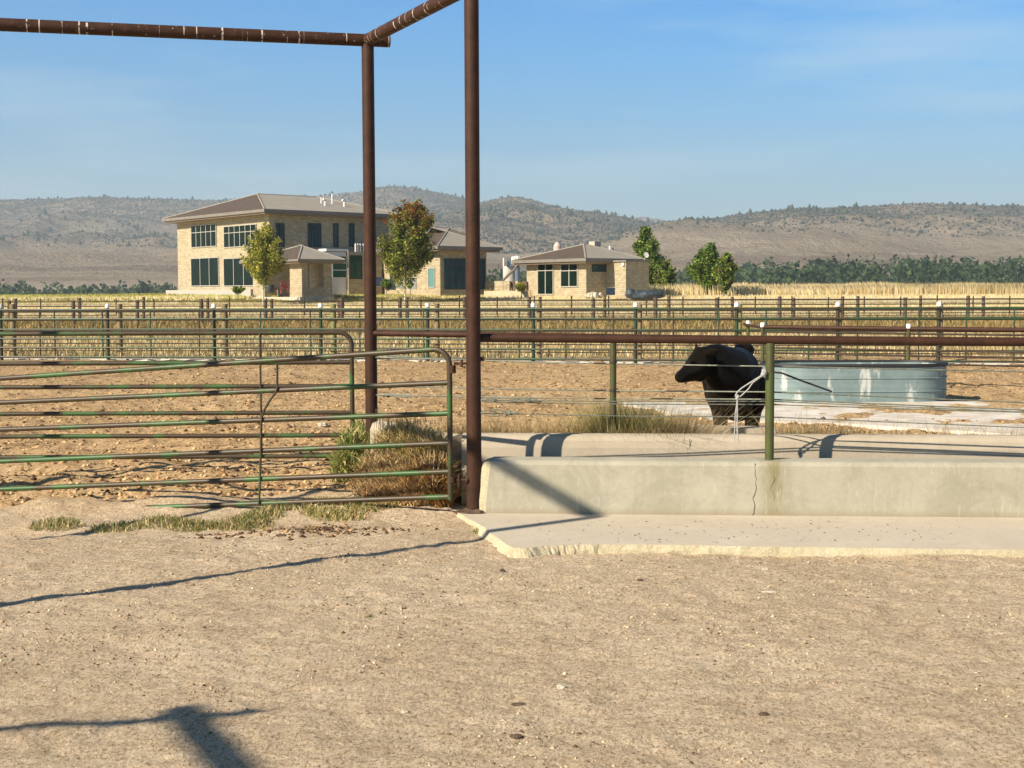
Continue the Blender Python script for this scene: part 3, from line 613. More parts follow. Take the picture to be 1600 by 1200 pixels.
# rope tied at the green post
def ropt(u, v): return vp(u, v, BL(0, .10, 0), BL(1, .10, 0))
rp = empty('rope', ropt(1150, 700), 'grey rope looped and hanging in front of the bull from the green bunk post', 'rope')
tube('strand', [ropt(1198, 581), ropt(1188, 588), ropt(1172, 598), ropt(1158, 607), ropt(1151, 614), ropt(1149, 619), ropt(1152, 621)], .006, ROPEM, rp, 8)
tube('strand', [ropt(1198, 583), ropt(1187, 590), ropt(1176, 598), ropt(1170, 607), ropt(1163, 614), ropt(1156, 620)], .0052, ROPEM, rp, 8)
tube('strand', [ropt(1152, 618), ropt(1152, 640), ropt(1152, 672), ropt(1153, 690)], .0062, ROPEM, rp, 8)
tube('strand', [ropt(1152, 626), ropt(1149, 645), ropt(1148, 672), ropt(1147, 690)], .0045, ROPEM, rp, 8)
for a_, b_, c_ in ((1193, 583, .02), (1152, 621, .014)): m = MB(); m.blob(ropt(a_, b_), (c_, c_, c_*1.6), 5, .35); m.build('knot', ROPEM, rp, smooth=True)

# ------------------------------------------------------------------ tube gates
def arc(c, ax, ay, r, n=8): return [c+ax*r*math.cos(t)+ay*r*math.sin(t) for t in np.linspace(0, math.pi/2, n)]
H1 = at(706, 600, 11.45); H1[2] = 0; gd = at(350, 600, 12.12)-H1; gd[2] = 0; gd /= np.linalg.norm(gd); up = np.array([0, 0, 1.0])
G1 = empty('tube_gate', H1, 'near green tube gate with a bent brace rod, hung on the tall near post', 'gate', 'green tube gates')
zr1 = [vp(u, v, H1, H1+gd)[2] for u, v in ((690, 544), (700, 597.5), (700, 645.5), (700, 692), (700, 736.5), (700, 775.5))]
zl1 = [vp(350, v, H1, H1+gd)[2] for v in (568, 613.5, 658.5, 706.5, 750.5, 788.5)]
aL = np.dot(vp(350, 600, H1, H1+gd)-H1, gd)
GL = 4.7; rr = .0235
def g1p(a, i): return H1+gd*a+up*(zr1[i]+(zl1[i]-zr1[i])*a/aL)
slope = (zl1[0]-zr1[0])/aL; gx = gd+up*slope; gx /= np.linalg.norm(gx)
rc = .13; ctr = g1p(rc+.02, 0)-up*rc
path = [g1p(GL, 0), g1p(GL/2, 0)]+[g1p(rc+.12, 0)]+[ctr+up*rc*math.sin(t)-gd*rc*math.cos(t) for t in np.linspace(math.pi/2, 0, 9)]+[H1+up*(zr1[5]-.05)]
path[-1] = np.array([path[-2][0], path[-2][1], zr1[5]-.03])
tube('frame', path, rr, GATEP, G1, 14)
for i in range(1, 6): tube('rail', [g1p(.03, i), g1p(GL*.5, i), g1p(GL, i)], rr*.96, GATEP, G1, 12)
tube('end_stile', [g1p(GL, 0), g1p(GL, 5)], rr, GATEP, G1, 12)
off = np.array([0, -.03, 0])
def gq(u, v): return vp(u, v, H1, H1+gd)+off
tube('brace_rod', [gq(434, 568), gq(434, 590), gq(434, 607), gq(431, 614), gq(422, 626), gq(414, 640), gq(410, 652), gq(409, 668), gq(408.5, 705), gq(407, 750), gq(405.5, 788)], .0105, paint_mat('brace_paint', (.05, .11, .03), lo=.3, hi=.5), G1, 8)
tube('collar', [vp(707, 571, H1, H1+gd), vp(707, 583, H1, H1+gd)], .029, RUST, G1, 14)
h = vp(707, 750, H1, H1+gd); e = P1+up*h[2]
m = MB(); m.tube([h-up*.02, h+up*.03], .03, 14); m.build('collar', RUST, G1, smooth=True); m = MB(); m.tube([h, h+np.array([.06, 0, 0])], .014, 8); m.tube([h+np.array([.055, -.01, -.06]), h+np.array([.055, -.01, .05])], .013, 8); m.tube([h+np.array([.055, 0, .0]), e+np.array([0, -.02, -.0])], .013, 8); m.blob(e+np.array([-.055, -.04, 0]), (.02, .02, .025), 2, .2)
m.build('hinge', RUST, G1, smooth=True)
h2 = vp(709, 568, H1, H1+gd); m = MB(); m.tube([h2, h2+np.array([.05, 0, 0])], .012, 8); m.tube([h2+np.array([.065, 0, -.03]), h2+np.array([.065, 0, .03])], .011, 8); m.tube([h2+np.array([.06, 0, 0]), P1+up*h2[2]], .01, 8); m.build('hinge', RUST, G1, smooth=True)
# second gate
Y2 = 14.45; zz2 = [at(450, v, Y2)[2] for v in (520, 566.5, 603.5, 645, 680.5, 713)]
x2 = at(550, 600, Y2)[0]; G2 = empty('tube_gate', (x2, Y2, 0), 'level green tube gate behind the near gate, ending at the far tall post', 'gate', 'green tube gates')
L2 = 4.3; c2 = np.array([x2-.13, Y2, zz2[0]-.13])
pth = [np.array([x2-L2, Y2, zz2[0]]), np.array([x2-2, Y2, zz2[0]])]+[c2+np.array([.13*math.cos(t), 0, .13*math.sin(t)]) for t in np.linspace(math.pi/2, 0, 9)]+[np.array([x2, Y2, .04])]
tube('frame', pth, .0245, GATEP, G2, 14)
for i in range(1, 6): tube('rail', [(x2-L2, Y2, zz2[i]), (x2-L2*.5, Y2, zz2[i]), (x2-.02, Y2, zz2[i])], .0235, GATEP, G2, 12)
tube('end_stile', [(x2-L2, Y2, zz2[0]), (x2-L2, Y2, zz2[5])], .024, GATEP, G2, 12)
p = at(408, 650, Y2-.03); tube('brace_rod', [(p[0], Y2-.03, zz2[0]), (p[0], Y2-.03, zz2[5])], .011, GATEP, G2, 8)
for z in (.3, 1.2): tube('hinge', [(x2, Y2, z), (P2[0], P2[1]+.05, z)], .012, RUST, G2, 8)

# ------------------------------------------------------------------ pen fences
# green panel fence: posts at u with depth running slightly nearer to the right
def fdepth(u): return np.interp(u, [-400, 350, 501, 993, 1250, 2000], [40.5, 38.6, 38.2, 36.0, 35.2, 33.2])
fpost = [(-333, 0), (-166, 0), (1, 0), (168, 0), (334.5, 0), (501, 0), (668, 0), (833, 0), (993, 0), (1151, 0), (1309, 0), (1467, 0), (1625, 0), (1790, 0)]
def xy(u, Y): return np.array([at(u, 500, Y)[0], Y, 0.0])
GF = empty('panel_fence', xy(833, fdepth(833)), 'green pipe panel fence with white capped posts across the far side of the corral', 'fence')
def zf(u, v): return at(u, v, fdepth(u))[2]
ztop = zf(833, 474); zr = [zf(833, v) for v in (482.5, 498, 515, 530.5, 545.5, 561)]
for u, _ in fpost:
    if u == 334.5 : pass
    p = xy(u, fdepth(u)); gz = float(zbase(p[0], p[1]))
    po = tube('post', [tcol(p, gz-.1), tcol(p, ztop-.06)], .05, PANELP, GF, 12)
    MB().tube([tcol(p, ztop-.10), tcol(p, ztop-.02), tcol(p, ztop+.015)], [.062, .062, .04], 12).build('cap', WHITE, po, smooth=True)
us = np.linspace(-400, 1900, 24)
for i, z in enumerate(zr):
    tube('rail', [tcol(xy(u, fdepth(u)-.06), z) for u in us], .026, PANELP, GF, 8)
st = [407, 485, 562, 638, 662, 735, 811, 884, 958, 1031, 1052, 1123, 1197, 1264, 1340, 1415, 1436, 1510, 1585, 1660, 333, 311, 235, 160, 85, 62, -15]
for u in st:
    p = xy(u, fdepth(u)-.06); tube('stile', [tcol(p, zr[0]), tcol(p, zr[5])], .021, PANELP, GF, 8)
# cable + wood post fence just behind
def wd(u): return fdepth(u)+2.2
WF = empty('wood_post_fence', xy(843, wd(843)), 'pale wooden posts with thin brown rails, standing right behind the green panel fence', 'fence')
for u, wpx, mt in ((-320, 9, WOOD), (-150, 9, WOOD), (20, 9, WOOD), (187, 9, WOOD), (351, 10, WOOD), (521, 9, WOODG), (683, 7.5, WOOD), (842.5, 7.5, WOOD), (1000, 6.5, WOOD), (1156, 6.5, WOODG), (1312, 7, WOOD), (1470, 7, WOOD), (1628, 7, WOODG)):
    p = xy(u, wd(u)); tube('post', [tcol(p, -.05), tcol(p, at(u, 475, wd(u))[2])], wpx/F_PX*p[1]*.5, mt, WF, 12)
for v in (485, 499.5, 517.5, 538, 550):
    tube('rail', [tcol(xy(u, wd(u)-.1), at(833, v, wd(833))[2]) for u in us], .022 if v < 500 else .018, DPIPE, WF, 6)
# far fences
def line_fence(name, label, posts, Yf, vt, vb, wpx, mat, rails, rr_, rmat, group='far pasture fences'):
    r0 = empty(name, xy(posts[len(posts)//2], Yf(800)), label, 'fence', group)
    r0.location[2] = float(zbase(0, Yf(800)))
    for u in posts:
        p = xy(u, Yf(u)); gz = float(zbase(p[0], p[1])); tube('post', [tcol(p, gz-.1), tcol(p, gz+vt*random.uniform(.95, 1.05))], wpx/F_PX*p[1]*.5*random.uniform(.9, 1.1), mat, r0, 8)
    for z in rails:
        tube('rail', [tcol(xy(u, Yf(u)-.1), float(zbase(0, Yf(u)))+z) for u in us], rr_, rmat, r0, 6)
    return r0
YA = lambda u: np.interp(u, [-400, 2000], [80.5, 77]); YB = lambda u: np.interp(u, [-400, 2000], [83.5, 80]); YC = lambda u: np.interp(u, [-400, 2000], [89, 86])
line_fence('pasture_fence', 'nearest of the three far fences, dark thick wooden posts with brown rails', [-285, -185, -85, 15, 115, 215, 315, 415, 534, 625, 726, 827, 927, 1024, 1120, 1218, 1316, 1414, 1512, 1610], YA, 1.45, 0, 6.2, WOODD, (1.30, 1.02, .78, .52, .26), .024, DPIPE)
line_fence('pasture_fence', 'middle one of the three far fences, greyer posts beside the dark ones', [-275, -175, -75, 25, 125, 225, 325, 425, 530, 636, 740, 844, 945, 1045, 1144, 1240, 1340, 1438, 1536], YB, 1.42, 0, 5.0, WOODD, (1.22, .95, .6, .3), .022, DPIPE)
line_fence('pasture_fence', 'last of the three far fences, thin dark stakes with slack wires', [300-59*k for k in range(1, 11)]+[359, 417, 476, 537, 597, 658, 718, 777, 835, 893, 951, 1010, 1067, 1123, 1180, 1237, 1294, 1350, 1407, 1464, 1520, 1577, 1634], YC, 1.25, 0, 2.2, DPIPE, (1.05, .8, .55, .3), .008, DPIPE)
# brown pipe fence beside the tank
def zt(u, v, Y): return at(u, v, Y)[2]
pf = empty('pipe_fence', xy(1192, 28), 'brown pipe fence beside the water tank, with two white capped green posts', 'fence')
for u, vt_, Y in ((1192, 508, 28), (1169, 505, 31), (1420, 510, 26.5), (1640, 513, 25.5)):
    p = xy(u, Y); po = tube('post', [tcol(p, -.1), tcol(p, zt(u, vt_, Y))], .038, OLIVE, pf, 12)
    MB().tube([tcol(p, zt(u, vt_+3, Y)), tcol(p, zt(u, vt_-3.5, Y)), tcol(p, zt(u, vt_-4, Y))], [.05, .05, .04], 12).build('cap', WHITE, po, smooth=True)
a = xy(1192, 28); b_ = xy(1420, 26.5); c_ = xy(1640, 25.5)
for v, r_ in ((511, .045), (518.5, .02), (543, .02), (551, .02), (563, .02)):
    z = zt(1192, v, 28); tube('rail', [tcol(a, z), tcol(b_, z-.01), tcol(c_, z-.02)], r_, RUST if r_ > .03 else DPIPE, pf, 10)
z = zt(1192, 510.5, 29); tube('rail', [tcol(xy(1163, 31.4), z), tcol(xy(1192, 28.1), z)], .03, RUST, pf, 10)

# ------------------------------------------------------------------ corral: pad, strip, tank
poly = [gp(u, v, .02) for u, v in ((972, 629), (1010, 627.5), (1250, 628), (1700, 628), (1900, 700), (1290, 661), (1180, 658), (1085, 655), (1050, 646), (1020, 639), (990, 634))]
pd = MB(); pd.prism([(p[0], p[1]) for p in poly], -.1, .03); tag(pd.build('concrete_pad', PADM), 'bright white concrete pad on the corral dirt behind the bull, under the water tank', 'concrete pad')
g = np.random.default_rng(41); ptsn = []; 
xs = np.linspace(-22, 20, 120); yc = np.array([fdepth(800+F_PX*x/37)+.55 for x in xs])
sA = [(x, y-.15-g.uniform(0, .2)) for x, y in zip(xs, yc)]; sB = [(x, y-.05+g.uniform(0, .5)*(vnoise(np.array([x]), np.array([0.]), 1.7, 5)[0]+.5)) for x, y in zip(xs, yc)]
n_ = len(xs); V = [(p[0], p[1], .045) for p in sA]+[(p[0], p[1], .045) for p in sB]+[(p[0], p[1]-.02, -.1) for p in sA]
o = mesh_np('concrete_strip', np.array(V), [q for i in range(n_-1) for q in ((i, i+1, n_+i+1, n_+i), (2*n_+i, 2*n_+i+1, i+1, i))], PADM); tag(o, 'thin broken white concrete strip along the foot of the green panel fence', 'concrete strip')
TK = gp(1235, 629, .03); ty = TK[1]+.75; tx0 = at(1190, 600, ty)[0]; tx1 = tx0+3.1; tr = .72; th = zt(1235, 573, ty-tr)
tank = empty('water_tank', ((tx0+tx1)/2, ty, .03), 'long galvanised stock water tank with a black rim, right of the green bunk post', 'water tank')
ring = lambda r, z: [(tx1-tr+r*math.cos(t), ty+r*math.sin(t), z) for t in np.linspace(-math.pi/2, math.pi/2, 20)]+[(tx0+tr+r*math.cos(t), ty+r*math.sin(t), z) for t in np.linspace(math.pi/2, 3*math.pi/2, 20)]
R0 = ring(tr, .03); R1 = ring(tr, th); R2 = ring(tr-.03, th); R3 = ring(tr-.03, .3); k = 40
MB().add(R0+R1+R2+R3, [(q*k+i, q*k+(i+1) % k, (q+1)*k+(i+1) % k, (q+1)*k+i) for q in range(3) for i in range(k)]+[tuple(range(3*k, 4*k))]).build('body', TANKM, tank, smooth=True)
tube('rim', ring(tr, th+.01)+[ring(tr, th+.01)[0]], .03, RUBBER, tank, 8)
for zz_ in (.2, .42): tube('band', ring(tr+.004, zz_)+[ring(tr+.004, zz_)[0]], .012, TANKM, tank, 6)
q = [vp(u, v, BL(0, .35, 0), BL(1, .35, 0)) for u, v in ((1204, 581), (1222, 583), (1250, 594), (1300, 612))]
tag(tube('hose', q, .008, RUBBER, None, 8), 'dark hose sagging away to the right behind the green bunk post', 'hose')

# ------------------------------------------------------------------ bull
def loft(m, secs, n=20):
    V = []; F = []
    for (c, ax, ay, ra, rb) in secs:
        for k in range(n):
            t = 2*math.pi*k/n; V.append(np.array(c)+np.array(ax)*ra*math.cos(t)+np.array(ay)*rb*math.sin(t))
    s = len(secs); F = [(i*n+k, i*n+(k+1) % n, (i+1)*n+(k+1) % n, (i+1)*n+k) for i in range(s-1) for k in range(n)]
    F += [tuple(reversed(range(n))), tuple((s-1)*n+k for k in range(n))]; m.add(V, F)
def bull():
    c0 = at(1152, 600, 14.9); bx, by = c0[0], 14.9
    m = MB(); bk = np.array([.13, .99, 0]); bk /= np.linalg.norm(bk); sd = np.array([bk[1], -bk[0], 0]); upv = np.array([0, 0, 1.0]); base = np.array([bx, by, 0])
    def P(f, s, z): return base+bk*f+sd*s+upv*z
    body = [(-.34, .84, .06, .10), (-.30, .84, .15, .19), (-.18, .84, .225, .28), (0, .83, .26, .335), (.22, .76, .26, .32), (.55, .70, .30, .315), (.9, .70, .325, .315), (1.2, .79, .30, .31), (1.45, .86, .26, .275), (1.62, .89, .19, .21), (1.70, .90, .08, .10)]
    loft(m, [(P(f, 0, z), sd, upv, a, b) for f, z, a, b in body], 24)
    # hip bones and tail head
    m.blob(P(1.40, .12, 1.15), (.13, .15, .10), 0, 0, 14, 9); m.blob(P(1.15, -.17, 1.06), (.07, .10, .07), 0, 0); m.blob(P(1.15, .17, 1.06), (.07, .10, .07), 0, 0)
    # shoulder hump
    m.blob(P(-.02, -.09, 1.09), (.15, .22, .13), 0, 0, 14, 9); m.blob(P(.05, -.2, .78), (.13, .2, .28), 0, 0, 14, 9); m.blob(P(.05, .2, .78), (.13, .2, .28), 0, 0, 14, 9); m.blob(P(-.26, 0, .62), (.16, .14, .17), 0, 0, 14, 9)
    for s in (-.2, .2): m.blob(P(1.32, s, .72), (.15, .24, .28), 0, 0, 14, 9)
    # neck
    poll = at(1099, 551, 14.45); muz = at(1064, 585, 14.22)
    n0 = P(.02, 0, .93); n1 = P(-.22, -.10, .96); n2 = poll+np.array([.12, .08, -.10]); n3 = poll+np.array([.02, .02, -.06])
    pts = [n0, n1, n1*.5+n2*.5, n2, n3]; rads = [(.27, .31), (.24, .29), (.20, .26), (.155, .21), (.10, .15)]
    S = []
    for i, p in enumerate(pts):
        d = pts[min(i+1, 4)]-pts[max(i-1, 0)]; d /= np.linalg.norm(d); ax = np.cross(d, upv); ax /= np.linalg.norm(ax); ay = np.cross(ax, d); S.append((p, ax, ay, *rads[i]))
    loft(m, S, 20)
    # head
    HS = [((1111, 562), 14.50, .10, .13), ((1104, 562), 14.46, .115, .15), ((1096, 567), 14.42, .122, .165), ((1088, 574), 14.36, .112, .145), ((1080, 579.5), 14.31, .088, .115), ((1072.5, 584.5), 14.26, .072, .088), ((1066.5, 588), 14.22, .072, .073), ((1061.5, 589.8), 14.19, .068, .062), ((1058.5, 590.2), 14.17, .048, .042), ((1057.3, 590.2), 14.16, .02, .02)]
    cs = [at(u_, v_, y_) for (u_, v_), y_, _, _ in HS]; S = []
    for i, p in enumerate(cs):
        d = cs[min(i+1, len(cs)-1)]-cs[max(i-1, 0)]; d /= np.linalg.norm(d); ax = np.cross(d, upv); ax /= np.linalg.norm(ax); S.append((p, ax, np.cross(ax, d), HS[i][2], HS[i][3]))
    loft(m, S, 24)
    hd = cs[5]-cs[2]; hd /= np.linalg.norm(hd); lat = np.cross(hd, upv); lat /= np.linalg.norm(lat); lat = lat if lat[1] < 0 else -lat; dn = np.cross(lat, hd); dn = dn if dn[2] < 0 else -dn
    m.blob(at(1091, 549, 14.40), (.055, .07, .05), 0, 0, 14, 9); m.blob(at(1092, 590, 14.40), (.07, .085, .05), 0, 0, 14, 9); m.blob(at(1068, 592.5, 14.22), (.035, .05, .022), 0, 0, 14, 9)
    m.blob(at(1059.5, 586.5, 14.14), (.02, .02, .018), 0, 0); m.blob(at(1081, 563.5, 14.23), (.035, .025, .018), 0, 0, 14, 9)
    for (u_, v_, y_), ed in (((1099, 553, 14.32), (.62, -.50, .18)), ((1090, 549, 14.52), (.05, .9, .35))):
        e0 = at(u_, v_, y_); ed = np.array(ed); ed /= np.linalg.norm(ed); ex = np.cross(ed, hd); ex /= np.linalg.norm(ex); ey = np.cross(ed, ex)
        loft(m, [(e0+ed*t, ex, ey, a, b) for t, a, b in ((-.03, .02, .02), (.02, .032, .02), (.07, .052, .018), (.12, .055, .016), (.16, .038, .014), (.19, .012, .01))], 12)
    # legs
    def leg(pts, rs): m.tube(pts, rs, 14)
    for s in (-.17, .17):
        leg([P(-.0, s, .72), P(.0, s*1.02, .52), P(-.02, s, .40), P(-.01, s, .33), P(.0, s, .16), P(-.01, s, .09), P(-.04, s, .0)], [.13, .088, .066, .062, .046, .055, .07])
        leg([P(1.32, s*1.1, .78), P(1.24, s*1.15, .58), P(1.38, s*1.1, .42), P(1.42, s*1.1, .36), P(1.38, s*1.05, .18), P(1.36, s*1.05, .09), P(1.33, s*1.05, .0)], [.19, .125, .075, .06, .046, .055, .07])
    leg([P(1.68, 0, 1.02), P(1.76, 0, .9), P(1.75, .02, .6), P(1.74, .02, .4), P(1.74, .02, .3)], [.04, .032, .022, .04, .015])
    me = bpy.data.meshes.new('t'); me.from_pydata(m.v, [], m.f); ob = bpy.data.objects.new('t', me); COL.objects.link(ob)
    md = ob.modifiers.new('r', 'REMESH'); md.mode = 'VOXEL'; md.voxel_size = .013
    ms = ob.modifiers.new('s', 'SMOOTH'); ms.factor = .6; ms.iterations = 9
    dg = bpy.context.evaluated_depsgraph_get(); me2 = bpy.data.meshes.new_from_object(ob.evaluated_get(dg)); bpy.data.objects.remove(ob)
    V = np.empty(len(me2.vertices)*3); me2.vertices.foreach_get('co', V); V = V.reshape(-1, 3)
    V += 0.004*np.stack([vnoise(V[:, 0]+V[:, 1], V[:, 2]*.5, .12, 3)*2]*3, 1)
    org = np.array([bx, by, 0]); me2.vertices.foreach_set('co', (V-org).ravel()); me2.polygons.foreach_set('use_smooth', np.ones(len(me2.polygons), bool))
    mt, t, b = new_mat('black_hide'); co = objco(t)
    f = noise(t, co, 3.0, 4); c = ramp(t, f, [(.4, (.0025, .0024, .0024)), (.7, (.014, .010, .0055))]); c = mix(t, mth(t, 'MULTIPLY', mr(t, noise(t, objco(t, (1, 1, .5)), 5.5, 5, .7), .50, .66), .8), c, (.013, .009, .005)); t.links.new(c, b.inputs['Base Color'])  # brown patches put the coat's sunlit sheen into the hide colour
    b.inputs['Roughness'].default_value = .38; b.inputs['Specular IOR Level'].default_value = .06; fur = noise(t, objco(t, (1, 1, .3)), 45, 5, .8); bump(t, b, fur, .9, .03)
    me2.materials.clear(); me2.materials.append(mt); me2.name = 'bull'
    o = bpy.data.objects.new('bull', me2); COL.objects.link(o); o.location = tuple(org)
    tag(o, 'black bull standing behind the feed bunk with its head turned to the left', 'bull'); 
    em = simple('dark_eye', (.01, .008, .006), rough=.1); pk = simple('yellow_tag', (.30, .28, .24), rough=.5)
    for s in (-1, 1):
        p = at(1079.5, 566, 14.235) if s > 0 else at(1079.5, 566, 14.47)
        eo = MB().blob(p-org, (.019, .016, .016), 0, 0).build('eye', em, None, smooth=True); eo.parent = o
    MB
bull()

# ------------------------------------------------------------------ weeds near the camera
def clump(name, label, cat, pts, n, rad, hl, hh, wd_, pal, seed, lean=.5, group=None, kind=None, zoff=0.0):
    g = np.random.default_rng(seed); pts = np.array(pts); c = pts[g.integers(0, len(pts), n)]
    a = g.uniform(0, 6.28, n); r_ = rad*np.sqrt(g.uniform(0, 1, n)); x = c[:, 0]+r_*np.cos(a); y = c[:, 1]+r_*np.sin(a)*.7
    P = np.stack([x, y, zg(x, y)-.01+zoff], 1); h = g.uniform(hl, hh, n)*np.exp(-.6*(r_/rad)**2)
    V, F, C = blades(P, h, g.uniform(.6, 1.4, n)*wd_, g.uniform(.1, lean*2, n), pick(g, n, pal, .3), seed)
    o = mesh_np(name, V, F, BLADE, cols=C); tag(o, label, cat, group, kind); return o
def bush(name, label, pts, rx, ry, hz, n, pal, seed, wd_=.012, stem=60):
    """twiggy weed: fine random-oriented strands through a rounded volume"""
    g = np.random.default_rng(seed); pts = np.array(pts); c = pts[g.integers(0, len(pts), n)]
    d = g.normal(size=(n, 3)); d /= np.linalg.norm(d, axis=1)[:, None]; rr2 = g.uniform(0, 1, n)**.5
    x = c[:, 0]+d[:, 0]*rr2*rx; y = c[:, 1]+d[:, 1]*rr2*ry; z = zg(x, y)+np.abs(d[:, 2])*rr2*hz*(c[:, 2] if pts.shape[1] > 2 else 1)
    n = int(n*.62); x, y, z = x[:n], y[:n], z[:n]; P = np.stack([x, y, z], 1); V, F, C = blades(P, g.uniform(.04, .15, n), g.uniform(.6, 1.5, n)*wd_*1.15, g.uniform(.3, 1.8, n), np.clip(pick(g, n, pal, .45)*1.25, 0, 1), seed+1)
    r0 = empty(name, (pts[:, 0].mean(), pts[:, 1].mean(), float(zg(pts[:, 0].mean(), pts[:, 1].mean()))), label, 'weed', 'weeds along the fence line')
    mesh_np('foliage', V, F, BLADE, r0, cols=C)
    m = MB()
    for i in range(stem):
        cc = pts[g.integers(0, len(pts))]; a = g.uniform(0, 6.28); e = np.array([cc[0]+rx*.8*math.cos(a)*g.uniform(.2, 1), cc[1]+ry*.8*math.sin(a), 0]); e[2] = float(zg(e[0], e[1]))+hz*g.uniform(.5, 1.22)
        b = np.array([cc[0]+g.uniform(-.1, .1), cc[1]+g.uniform(-.05, .05), 0]); b[2] = float(zg(b[0], b[1]))-.02; mdl = b*.5+e*.5+g.uniform(-.04, .04, 3); m.tube([b, mdl, e], [.0045, .0035, .002], 4, False)
    m.build('stems', simple('weed_stem_'+str(seed), (.34, .24, .11), (.62, .50, .28), 9), r0); return r0
DRYW = [(.50, .36, .15), (.42, .28, .11), (.58, .45, .23), (.30, .20, .10), (.36, .28, .12), (.24, .14, .09)]
GRW = [(.14, .20, .04), (.22, .27, .07), (.10, .15, .03), (.30, .30, .11), (.34, .26, .10)]
def XY(u, v, z=0.0): q = gp(u, v, z); return (q[0], q[1])
# big weed masses between gate and the far post
bush('green_weed', 'leafy green weed at the foot of the far tall post, behind the gate', [(*XY(548, 745), 1), (*XY(566, 738), 1.2), (*XY(588, 745), 1.1)], .20, .25, .46, 10000, GRW+[(.4, .33, .15)], 51)
bush('tumbleweed', 'tall tangle of straw coloured dry weed behind the upper right of the gate', [(-1.0, 12.6, 1), (-.92, 12.4, 1), (-.84, 12.25, .95), (-.75, 12.12, .95), (-.66, 12.0, .9), (-1.1, 12.8, .9), (-1.2, 13.0, .8)], .17, .16, .66, 32000, [(.36, .29, .11), (.42, .31, .13), (.50, .39, .18), (.30, .21, .08), (.20, .19, .05), (.16, .10, .04)], 52, .007, 260)
bush('tumbleweed', 'reddish brown dry weed in the middle behind the gate', [(-1.1, 12.35, 1), (-1.25, 12.45, .9), (-.95, 12.2, .9)], .20, .2, .36, 14000, DRYW, 53, .007, 120)
bush('tumbleweed', 'orange brown dry weed beside the concrete end, nearest the tall near post', [(-.74, 11.88, 1), (-.84, 11.95, .8), (-.64, 11.82, .9)], .13, .10, .40, 13000, [(.40, .22, .06), (.30, .16, .05), (.20, .09, .05), (.42, .30, .12), (.12, .06, .04)], 54, .007, 120)
bush('tumbleweed', 'low dark russet weed behind the lower middle of the near gate', [(-.95, 11.95, .7), (-1.15, 12.05, .8), (-.8, 11.85, .6)], .16, .12, .20, 7000, [(.30, .17, .08), (.42, .28, .12), (.22, .13, .07), (.5, .38, .18)], 67, .008, 50)
clump('dry_grass_tuft', 'pale straw tuft beneath the orange weed by the gate end', 'grass tuft', [XY(690, 770), XY(675, 772), XY(700, 768)], 700, .1, .05, .16, .008, STRAW, 55)
# ground weeds under the near gate
gw = [XY(u, v, -.08) for u, v in ((360, 815), (385, 818), (405, 810), (430, 803), (455, 800), (480, 802), (505, 795), (530, 799), (548, 802), (566, 797), (585, 795), (610, 791), (640, 792), (665, 790), (300, 815), (250, 812), (180, 815), (90, 812))]
clump('ground_weeds', None, None, gw, 12000, .24, .025, .10, .008, GRW+[(.30, .22, .11)]*3+STRAW[:2], 56, kind='stuff')
clump('ground_weeds', None, None, [XY(u, v, -.08) for u, v in ((670, 796), (700, 797), (722, 797), (640, 800), (600, 806), (480, 830), (430, 835))], 2600, .15, .02, .07, .008, DRYW, 57, kind='stuff')
clump('weed_sprout', 'tiny green sprout alone in the middle of the dirt yard', 'weed', [XY(576, 970, -.07)], 34, .03, .02, .05, .006, GRW, 58)
clump('weed_sprout', 'small green weed at the broken corner of the apron slab', 'weed', [XY(752, 833, -.05), XY(748, 831, -.05)], 60, .05, .03, .07, .012, GRW, 59)
clump('ground_weeds', None, None, [XY(u, v, -.06) for u, v in ((500, 806), (520, 810), (545, 812), (560, 806), (590, 800), (615, 799), (640, 797))], 2600, .18, .025, .09, .008, GRW+STRAW[:2]+DRYW[:2], 68, kind='stuff')
# behind the bunk
def BXY(a, c): q = BL(a, c, 0); return (q[0], q[1])
clump('dry_weeds', None, None, [BXY(a, 1.12) for a in np.arange(-.45, 1.75, .12)], 15000, .17, .64, .88, .009, DRYW+[(.55, .42, .22)], 60, lean=.25, kind='stuff')
clump('grass_tuft', 'tall olive green grass tuft behind the bunk wall, below the slim green post', 'grass tuft', [BXY(a, 1.2) for a in (.95, 1.05, 1.15, 1.25, 1.32, 1.2)], 11000, .24, .7, 1.06, .007, [(.24, .24, .07), (.34, .31, .11), (.46, .38, .17), (.18, .19, .06), (.55, .46, .22)], 61, lean=.28)
clump('grass_tuft', 'thin brown grass tuft behind the bunk wall, left of the bull', 'grass tuft', [BXY(a, 1.15) for a in (1.4, 1.5, 1.62, 1.72)], 5000, .18, .68, 1.0, .007, [(.36, .27, .12), (.28, .19, .09), (.50, .40, .2), (.2, .15, .07)], 62, lean=.5)
clump('dry_weeds', None, None, [BXY(a, 1.1) for a in np.arange(1.8, 2.5, .1)], 420, .12, .6, .74, .007, DRYW, 63, lean=.7, kind='stuff')
clump('grass_tuft', 'short dry tuft right of the green bunk post', 'grass tuft', [BXY(a, 1.15) for a in (2.6, 2.7, 2.8, 2.95, 3.1)], 4200, .15, .62, .9, .007, DRYW+[(.55, .42, .22)], 64, lean=.3)
clump('dry_weeds', None, None, [BXY(a, 1.15) for a in np.arange(3.2, 6, .15)], 7000, .18, .6, .84, .008, DRYW+STRAW[:2], 65, lean=.3, kind='stuff')
# straw litter under the left weeds
clump('dry_grass_tuft', 'scattered straw by the low green weed in the corner behind the gate', 'grass tuft', [XY(560, 745), XY(590, 760), XY(620, 765)], 900, .25, .02, .08, .007, STRAW, 66, lean=1.2)

